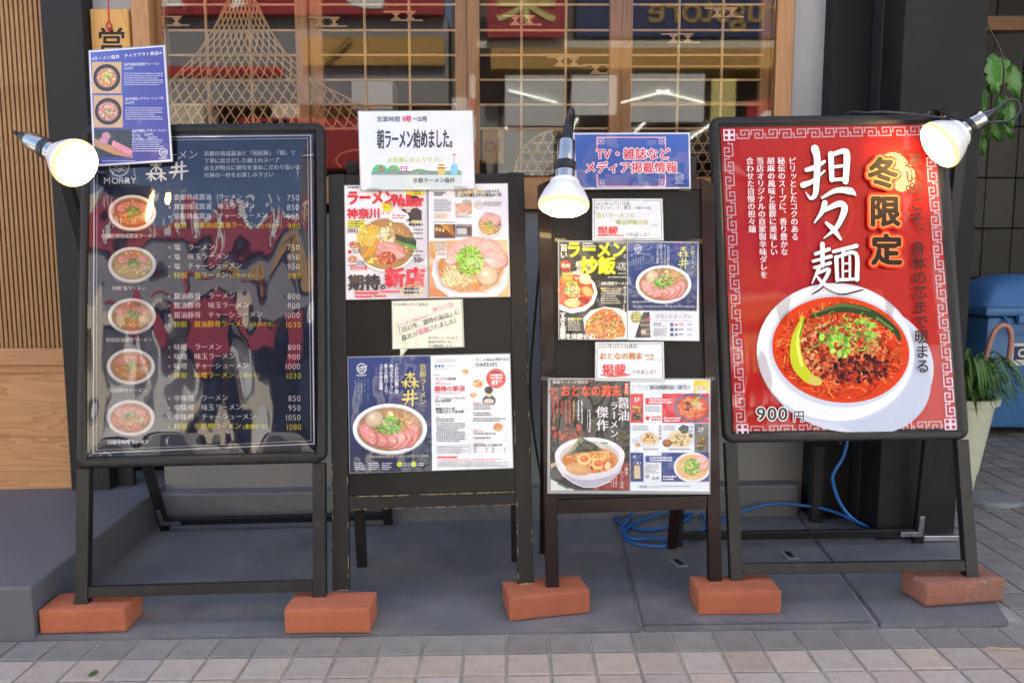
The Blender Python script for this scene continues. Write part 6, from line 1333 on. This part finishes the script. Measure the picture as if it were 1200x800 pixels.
for k in range(3): X0, Y0 = ch(430+k*16, 650+k*4); tx.greek(X0, Y0, X0+1.8, Y0+17, 2, (226, 190, 180), k, .7)
pg, pic, tx = LO.page([(738.8, 444.8), (831.5, 445), (831, 575.6), (738.6, 574.6)], (222, 232, 240)); cj = lambda x, y: (735+x/5.714, 440+y/5.714)
q = [cj(32, 66), cj(134, 66), cj(134, 98), cj(32, 98)]; tx.line(q+[q[0]], .3, (120, 124, 130)); tx.text('ラーメンビル', *cj(38, 72), 2.7, (90, 94, 100), rot=0); tx.text('飯田橋駅前に誕生!!', *cj(146, 60), 6.0, (110, 114, 120), rot=0, mincho=True, bold=0, sp=.93)
pic.rect(*cj(446, 32), *cj(546, 122), (226, 206, 50)); pic.ell(*cj(492, 90), 6.5, 4.4, (226, 196, 150), 18); pic.rect(*cj(460, 96), *cj(535, 120), (206, 214, 220)); blobs(pic, *cj(492, 80), 5, 3, 20, 1.3, [(240, 220, 190), (220, 160, 130)], r)
def thumbs(x, y, h, cols):
    pic.rect(*cj(x, y), *cj(x+64, y+h), (86, 56, 34)); 
    for k in range(18): pic.rect(*cj(x+r.uniform(2, 44), y+r.uniform(2, h-12)), *cj(x+r.uniform(46, 62), y+r.uniform(h-12, h-2)) if False else cj(x+r.uniform(45, 62), y+h*((k % 6)+1)/6-1), gsh(r.choice(cols), r.uniform(.6, 1.2)))
RD, NV, GR = (206, 44, 62), (36, 60, 130), (92, 98, 104)
pic.rect(*cj(22, 120), *cj(108, 316), RD); tx.text('3F', *cj(42, 138), 7.4, (240, 236, 238), rot=0, mincho=True); thumbs(33, 200, 46, [(206, 150, 60), (160, 60, 40)]); thumbs(33, 250, 46, [(206, 180, 60), (60, 60, 50)])
pic.rect(*cj(122, 150), *cj(320, 192), RD); tx.greek(*cj(146, 156), *cj(294, 168), 2.2, (250, 226, 230), 1); tx.text('名店が名古屋から上陸', *cj(140, 170), 2.9, (250, 236, 240), bold=.02, rot=0, sp=.9); pic.rect(*cj(234, 120), *cj(548, 316), RD); pic.rect(*cj(122, 151), *cj(320, 190), (222, 66, 80)); tx.greek(*cj(142, 158), *cj(300, 186), 2.6, (250, 226, 230), 2)
pic.rect(*cj(122, 196), *cj(232, 314), (228, 236, 242)); tx.greek(*cj(114, 204), *cj(226, 250), 1.8, (130, 140, 150), 3); pic.ell(*cj(136, 284), 2.6, 2.6, (206, 60, 70), 12); tx.greek(*cj(156, 270), *cj(228, 302), 3.2, (214, 80, 90), 4, .6)
def side_bowl(x, y, rx, ry, rim, broth): 
    P = [(x+rx*math.cos(a), y+ry*math.sin(a)) for a in [2*math.pi*k/40 for k in range(40)]]; lim = cj(546, 0)[0]; cl = lambda p: (min(p[0], lim), p[1]); pic.poly([cl(p) for p in P], rim); P2_ = [cl((x+.87*rx*math.cos(a), y+.85*ry*math.sin(a))) for a in [2*math.pi*k/40 for k in range(40)]]; pic.poly(P2_, broth)
side_bowl(*cj(440, 215), 22, 17, (86, 90, 130), (196, 60, 30)); noodles(pic, *cj(435, 215), 17, 12, 110, [(236, 120, 60), (214, 76, 36), (240, 150, 90)], .9, r); blobs(pic, *cj(405, 205), 5, 5, 20, 1.6, [(90, 30, 24), (60, 24, 20)], r); blobs(pic, *cj(470, 205), 5, 4, 20, 1.2, [(236, 230, 190), (220, 200, 150)], r); pic.stroke([cj(440, 195), cj(462, 160), cj(480, 140)], [2, 3, 1], (130, 196, 60)); tx.greek(*cj(240, 278), *cj(356, 306), 3, (250, 226, 230), 5, .6)
for x, y, a in ((148, 424, 13), (350, 426, 17)): pic.ell(*cj(x, y), a, a*.72, (214, 218, 224), 28); pic.ell(*cj(x, y-2), a*.82, a*.56, (222, 196, 150), 24)
blobs(pic, *cj(150, 420), 9, 6, 46, 1.6, [(206, 60, 50), (150, 190, 70), (226, 150, 170), (60, 50, 46), (240, 200, 80)], r); blobs(pic, *cj(350, 430), 11, 6, 46, 1.7, [(236, 206, 130), (230, 170, 140), (110, 160, 60), (120, 60, 50)], r); pic.ell(*cj(50, 440), 3.5, 3.5, (190, 210, 226), 14); pic.ell(*cj(70, 464), 3, 2.4, (206, 150, 60), 14); pic.ell(*cj(268, 450), 5.4, 4.6, (130, 80, 50), 18); pic.ell(*cj(268, 448), 3.8, 2.8, (180, 110, 60), 16); pic.poly([cj(340, 355), cj(370, 326), cj(412, 340), cj(408, 380), cj(372, 392)], (40, 46, 50))
tx.text('まぜそば', *cj(208, 330), 4.0, (50, 52, 58), vert=True, bold=.02, sp=1.1); tx.text('つけ麺', *cj(412, 330), 4.8, (50, 52, 58), vert=True, bold=.02, sp=1.05); tx.greek(*cj(34, 334), *cj(140, 372), 1.6, (150, 156, 164), 6); tx.greek(*cj(240, 334), *cj(322, 372), 1.6, (150, 156, 164), 7); tx.greek(*cj(104, 488), *cj(238, 496), 2, (90, 94, 100), 8); tx.greek(*cj(276, 488), *cj(436, 496), 2, (90, 94, 100), 9)
pic.rect(*cj(450, 320), *cj(545, 514), GR); tx.text('2F', *cj(470, 338), 7.4, (232, 234, 238), rot=0, mincho=True); thumbs(462, 400, 46, [(206, 150, 60), (120, 90, 40)]); thumbs(462, 450, 46, [(206, 80, 60), (206, 180, 60), (60, 60, 50)])
pic.rect(*cj(22, 514), *cj(108, 708), NV); tx.text('1F', *cj(34, 526), 5.4, (232, 234, 240), rot=0, mincho=True); tx.seg(*cj(40, 585), *cj(90, 530), .3, (220, 224, 234)); tx.text('B1', *cj(62, 570), 4.6, (232, 234, 240), rot=0, mincho=True); thumbs(32, 596, 92, [(150, 110, 80), (60, 60, 90), (200, 180, 150)])
pic.rect(*cj(230, 514), *cj(548, 708), NV); pic.rect(*cj(122, 536), *cj(322, 578), (50, 76, 146)); tx.greek(*cj(146, 543), *cj(298, 574), 2.8, (220, 228, 244), 10, .6); pic.rect(*cj(122, 582), *cj(226, 706), (228, 236, 242)); tx.greek(*cj(122, 590), *cj(214, 650), 1.9, (130, 140, 150), 11); logo(tx, *cj(134, 672), 2.0, (60, 64, 72), txt=False); brush(tx, '森', *cj(162, 672), 4.4, 4.4, (50, 52, 58)); brush(tx, '井', *cj(188, 672), 4.4, 4.4, (50, 52, 58)); tx.greek(*cj(236, 668), *cj(330, 700), 3, (220, 228, 244), 12, .6)
side_bowl(*cj(436, 612), 22, 17.5, (226, 222, 222), (222, 180, 124)); noodles(pic, *cj(430, 630), 15, 11, 60, [(240, 206, 150), (226, 180, 116)], .9, r); pork(pic, *cj(510, 590), 6, 8, .2, r, (232, 170, 168)); pork(pic, *cj(490, 560), 7, 5, .2, r, (232, 170, 168)); onions(pic, *cj(430, 606), 9.5, 9.5, 130, 1.3, r, (130, 196, 70))
tx.text('飯田橋ラーメンビル', *cj(78, 732), 3.4, (96, 102, 112), rot=0, bold=.01, sp=.8); tx.greek(*cj(228, 734), *cj(420, 748), 2.2, (130, 136, 144), 14)

# plaque lettering
class FrontPlane(Plane): pass
PQ = Plane((pc.x, YW-.012, 0), (1, 0, 0), (0, 0, 1)); k_ = Ink('lettering', pq, PQ, .0006, M['printflat']); k_.done()
for i, c_ in enumerate('営業中'): k_.text(c_, 113, 32+i*34, 34, (28, 24, 22), bold=.022, sx=1.03)

realise()

# tape strips holding the sheets
def tape(pl, pts, off, t):
    bm = bmesh.new()
    f_ = bm.faces.new([bm.verts.new((pl.at(x, y, off)[0], -off, pl.at(x, y, off)[1])) for x, y in pts]); mesh_obj('tape', bm, M['tape'], t)
for pl, t, q, off in ((P2, s2, (430, 220, 446, 226), .0148), (P2, s2, (532, 218, 548, 225), .0148), (P3, s3, (729, 280, 745, 285), .0062), (P3, s3, (650, 279, 664, 283), .006), (P3, s3, (809, 280, 823, 286), .006), (P3, s3, (634, 441, 646, 446), .006), (P3, s3, (826, 441, 838, 446), .006), (P3, s3, (796, 218, 810, 224), .0135)):
    tape(pl, [(q[0], q[1]), (q[2], q[1]+.4), (q[2]-.5, q[3]), (q[0]+.3, q[3]-.4)], off, t)

# ================================================================= CLIP LAMPS
def lamp(label, face_px, Yf, tip_px, Yt, clamp_world, cord, clamp_tilt=0, diam=.115):
    c = aty(*face_px, Yf); tip = aty(*tip_px, Yt); ax = (tip-c).normalized(); L = (tip-c).length
    t = thing('clip_lamp', label, 'lamp', c, group='clip-on lamps lighting the signs'); q = ax.to_track_quat('Z', 'Y').to_matrix().to_4x4(); Rf = diam/2; s = L/.20
    bm = bmesh.new(); lathe(bm, [(Rf*.97, .004), (Rf, .009), (Rf*.99, .012), (Rf*.93, .021), (Rf*.80, .037), (Rf*.66, .050), (Rf*.585, .054), (Rf*.585, .060), (Rf*.53, .065), (Rf*.42, .067), (.012, .068)], 40, q); mesh_obj('bulb_shell', bm, M['bulb_white'], t, 35)
    bm = bmesh.new(); lathe(bm, [(Rf*.985, .0045), (Rf*.995, .0015), (Rf*.97, -.002), (Rf*.925, -.004)], 40, q); mesh_obj('bulb_rim', bm, M['litrim'], t, 60)
    bm = bmesh.new(); lathe(bm, [(Rf*.925, -.0040), (Rf*.75, -.011), (Rf*.5, -.016), (Rf*.25, -.019), (.0004, -.020)], 40, q); mesh_obj('bulb_face', bm, M['lit'], t, 60)
    zz = lambda v: .065+(v-.078)*(L-.065)/.122
    bm = bmesh.new(); lathe(bm, [(.010, zz(.078)), (.0245, zz(.080)), (.0245, zz(.095)), (.0225, zz(.097))], 32, q); mesh_obj('socket_ring', bm, M['chrome'], t, 35)
    bm = bmesh.new(); lathe(bm, [(.0225, zz(.0972)), (.0255, zz(.099)), (.0255, zz(.112)), (.023, zz(.114))], 32, q); mesh_obj('socket_band', bm, M['rubber'], t, 35)
    bm = bmesh.new(); lathe(bm, [(.022, zz(.1142)), (.0225, zz(.118)), (.0225, zz(.150)), (.021, zz(.154)), (.012, zz(.156))], 32, q); mesh_obj('socket', bm, M['chrome'], t, 35)
    bm = bmesh.new(); lathe(bm, [(.0135, zz(.1562)), (.013, zz(.165)), (.007, zz(.188)), (.0045, zz(.2)), (.001, zz(.2))], 20, q); mesh_obj('cord_grip', bm, M['rubber'], t, 35)
    # clamp: hinge, two jaws and a spring
    hl = ax*zz(.105); cw = Vector(clamp_world)-c; d = cw-hl; bm = bmesh.new(); beam(bm, hl, hl+d*.55, .012, .018, (0, 0, 1), .002); lathe(bm, [(.011, -.011), (.011, .011)], 16, Matrix.Translation(hl+d*.5) @ Matrix.Rotation(R(90), 4, 'Y'), True, True); mesh_obj('hinge_arm', bm, M['chrome'], t, 30)
    for k in (-1, 1):
        bm = bmesh.new(); o_ = Vector((0, .014*k, 0)); p0 = hl+d*.35+o_*1.6; p1 = cw+o_; beam(bm, p0, p1, .034, .004, (1, 0, 0), .0015); p2 = p1+Vector((0, 0, -.03)); beam(bm, p1, p2, .034, .005, (1, 0, 0), .0015); mesh_obj('clamp_jaw', bm, M['rubber'] if k < 0 else M['chrome'], t)
    bm = bmesh.new(); tube(bm, [hl+d*.6+Vector((-.018+i*.0015, .010*math.cos(i*1.3), .010*math.sin(i*1.3))) for i in range(25)], .0016, 6); mesh_obj('spring', bm, M['chrome'], t, 60)
    P = [ax*(L-.004)]+[Vector(p)-c for p in cord]; bm = bmesh.new(); tube(bm, spline(P, 8), .0034, 8); mesh_obj('cord', bm, M['cable'], t, 60)
    return t
top1 = P1.M @ Vector((r1[0]+.012, .005, r1[3]-.05)); top3 = P3.M @ Vector((r3[0]+.055, .01, r3[3]+.012)); top4 = P4.M @ Vector((r4[1]-.02, .0, r4[3]+.012))
lamp('clip lamp at far left, lit bulb facing the camera beside the price menu', (89, 192), 1.83, (17, 155), 1.915, top1, [aty(18, 156, 1.9), aty(24, 160, 1.98), aty(50, 178, 2.1), aty(85, 200, 2.2), aty(110, 300, 2.26), aty(120, 560, 2.3)])
lamp('upright clip lamp shining straight down on the brown board, middle lamp', (660.5, 242), 1.80, (665, 139), 1.865, top3, [aty(668, 128, 1.90), aty(672, 135, 2.02), aty(664, 190, 2.1), aty(640, 260, 2.15), aty(628, 360, 2.2), aty(622, 470, 2.22), aty(640, 600, 2.25)], diam=.120)
lamp('clip lamp at upper right, lit bulb tilted over the red poster', (1100, 171), 2.045, (1166, 129), 2.04, top4, [aty(1180, 118, 2.05), aty(1192, 118, 2.06), aty(1195, 130, 2.06), aty(1180, 142, 2.07), aty(1130, 142, 2.10), aty(1080, 135, 2.14), aty(1020, 132, 2.18), aty(985, 150, 2.27), aty(975, 300, 2.27), aty(985, 520, 2.3)], diam=.134)

# ================================================================= BLUE CORDS
def cord(name, label, pts, r=.0052, m='blue'):
    P = [Vector((*atz(x, y, .014)[:2], 0)) for x, y, h in pts]
    for p, (x, y, h) in zip(P, pts): p.z = gz(p.x)+.0145+h
    bm = bmesh.new(); tube(bm, spline(P, 7), r, 8); tag(mesh_obj(name, bm, M[m], None, 60), label, 'cord')
cord('extension_cord', 'tangled blue power cord lying in loops behind the brown board', [(724, 600, 0), (726, 612, 0), (760, 622, .002), (800, 612, .004), (812, 598, .004), (790, 590, .008), (752, 596, .012), (731, 618, .004), (733, 630, 0), (745, 637, 0), (775, 640, 0), (792, 634, .004), (790, 612, .01), (782, 600, .02), (788, 606, .01), (800, 630, .004), (822, 630, 0), (829, 614, 0), (818, 602, .006), (800, 606, .012), (775, 604, .01), (752, 612, .006), (733, 622, .004), (740, 633, .006), (768, 634, .01), (790, 638, .012), (812, 634, .008), (828, 620, .008), (840, 622, .002)])
def cord3(name, label, P, r=.005):
    bm = bmesh.new(); tube(bm, spline(P, 7), r, 8); tag(mesh_obj(name, bm, M['blue'], None, 60), label, 'cord')
cord3('extension_cord', 'blue power cord hanging down behind the red sign to the platform', [aty(1000, 480, 2.42), aty(990, 530, 2.42), aty(978, 552, 2.40), aty(976, 564, 2.38), aty(984, 588, 2.34), aty(1000, 608, 2.32), atz(1024, 620, .016)+Vector((0, 0, 0))])
cord3('extension_cord', 'blue power cord running low along the plinth behind the red sign', [aty(832, 622, 2.42), aty(846, 610, 2.5), aty(870, 599, 2.53), aty(905, 590, 2.54), aty(940, 592, 2.53), aty(970, 597, 2.48), aty(1000, 609, 2.40), atz(1020, 620, .016)])
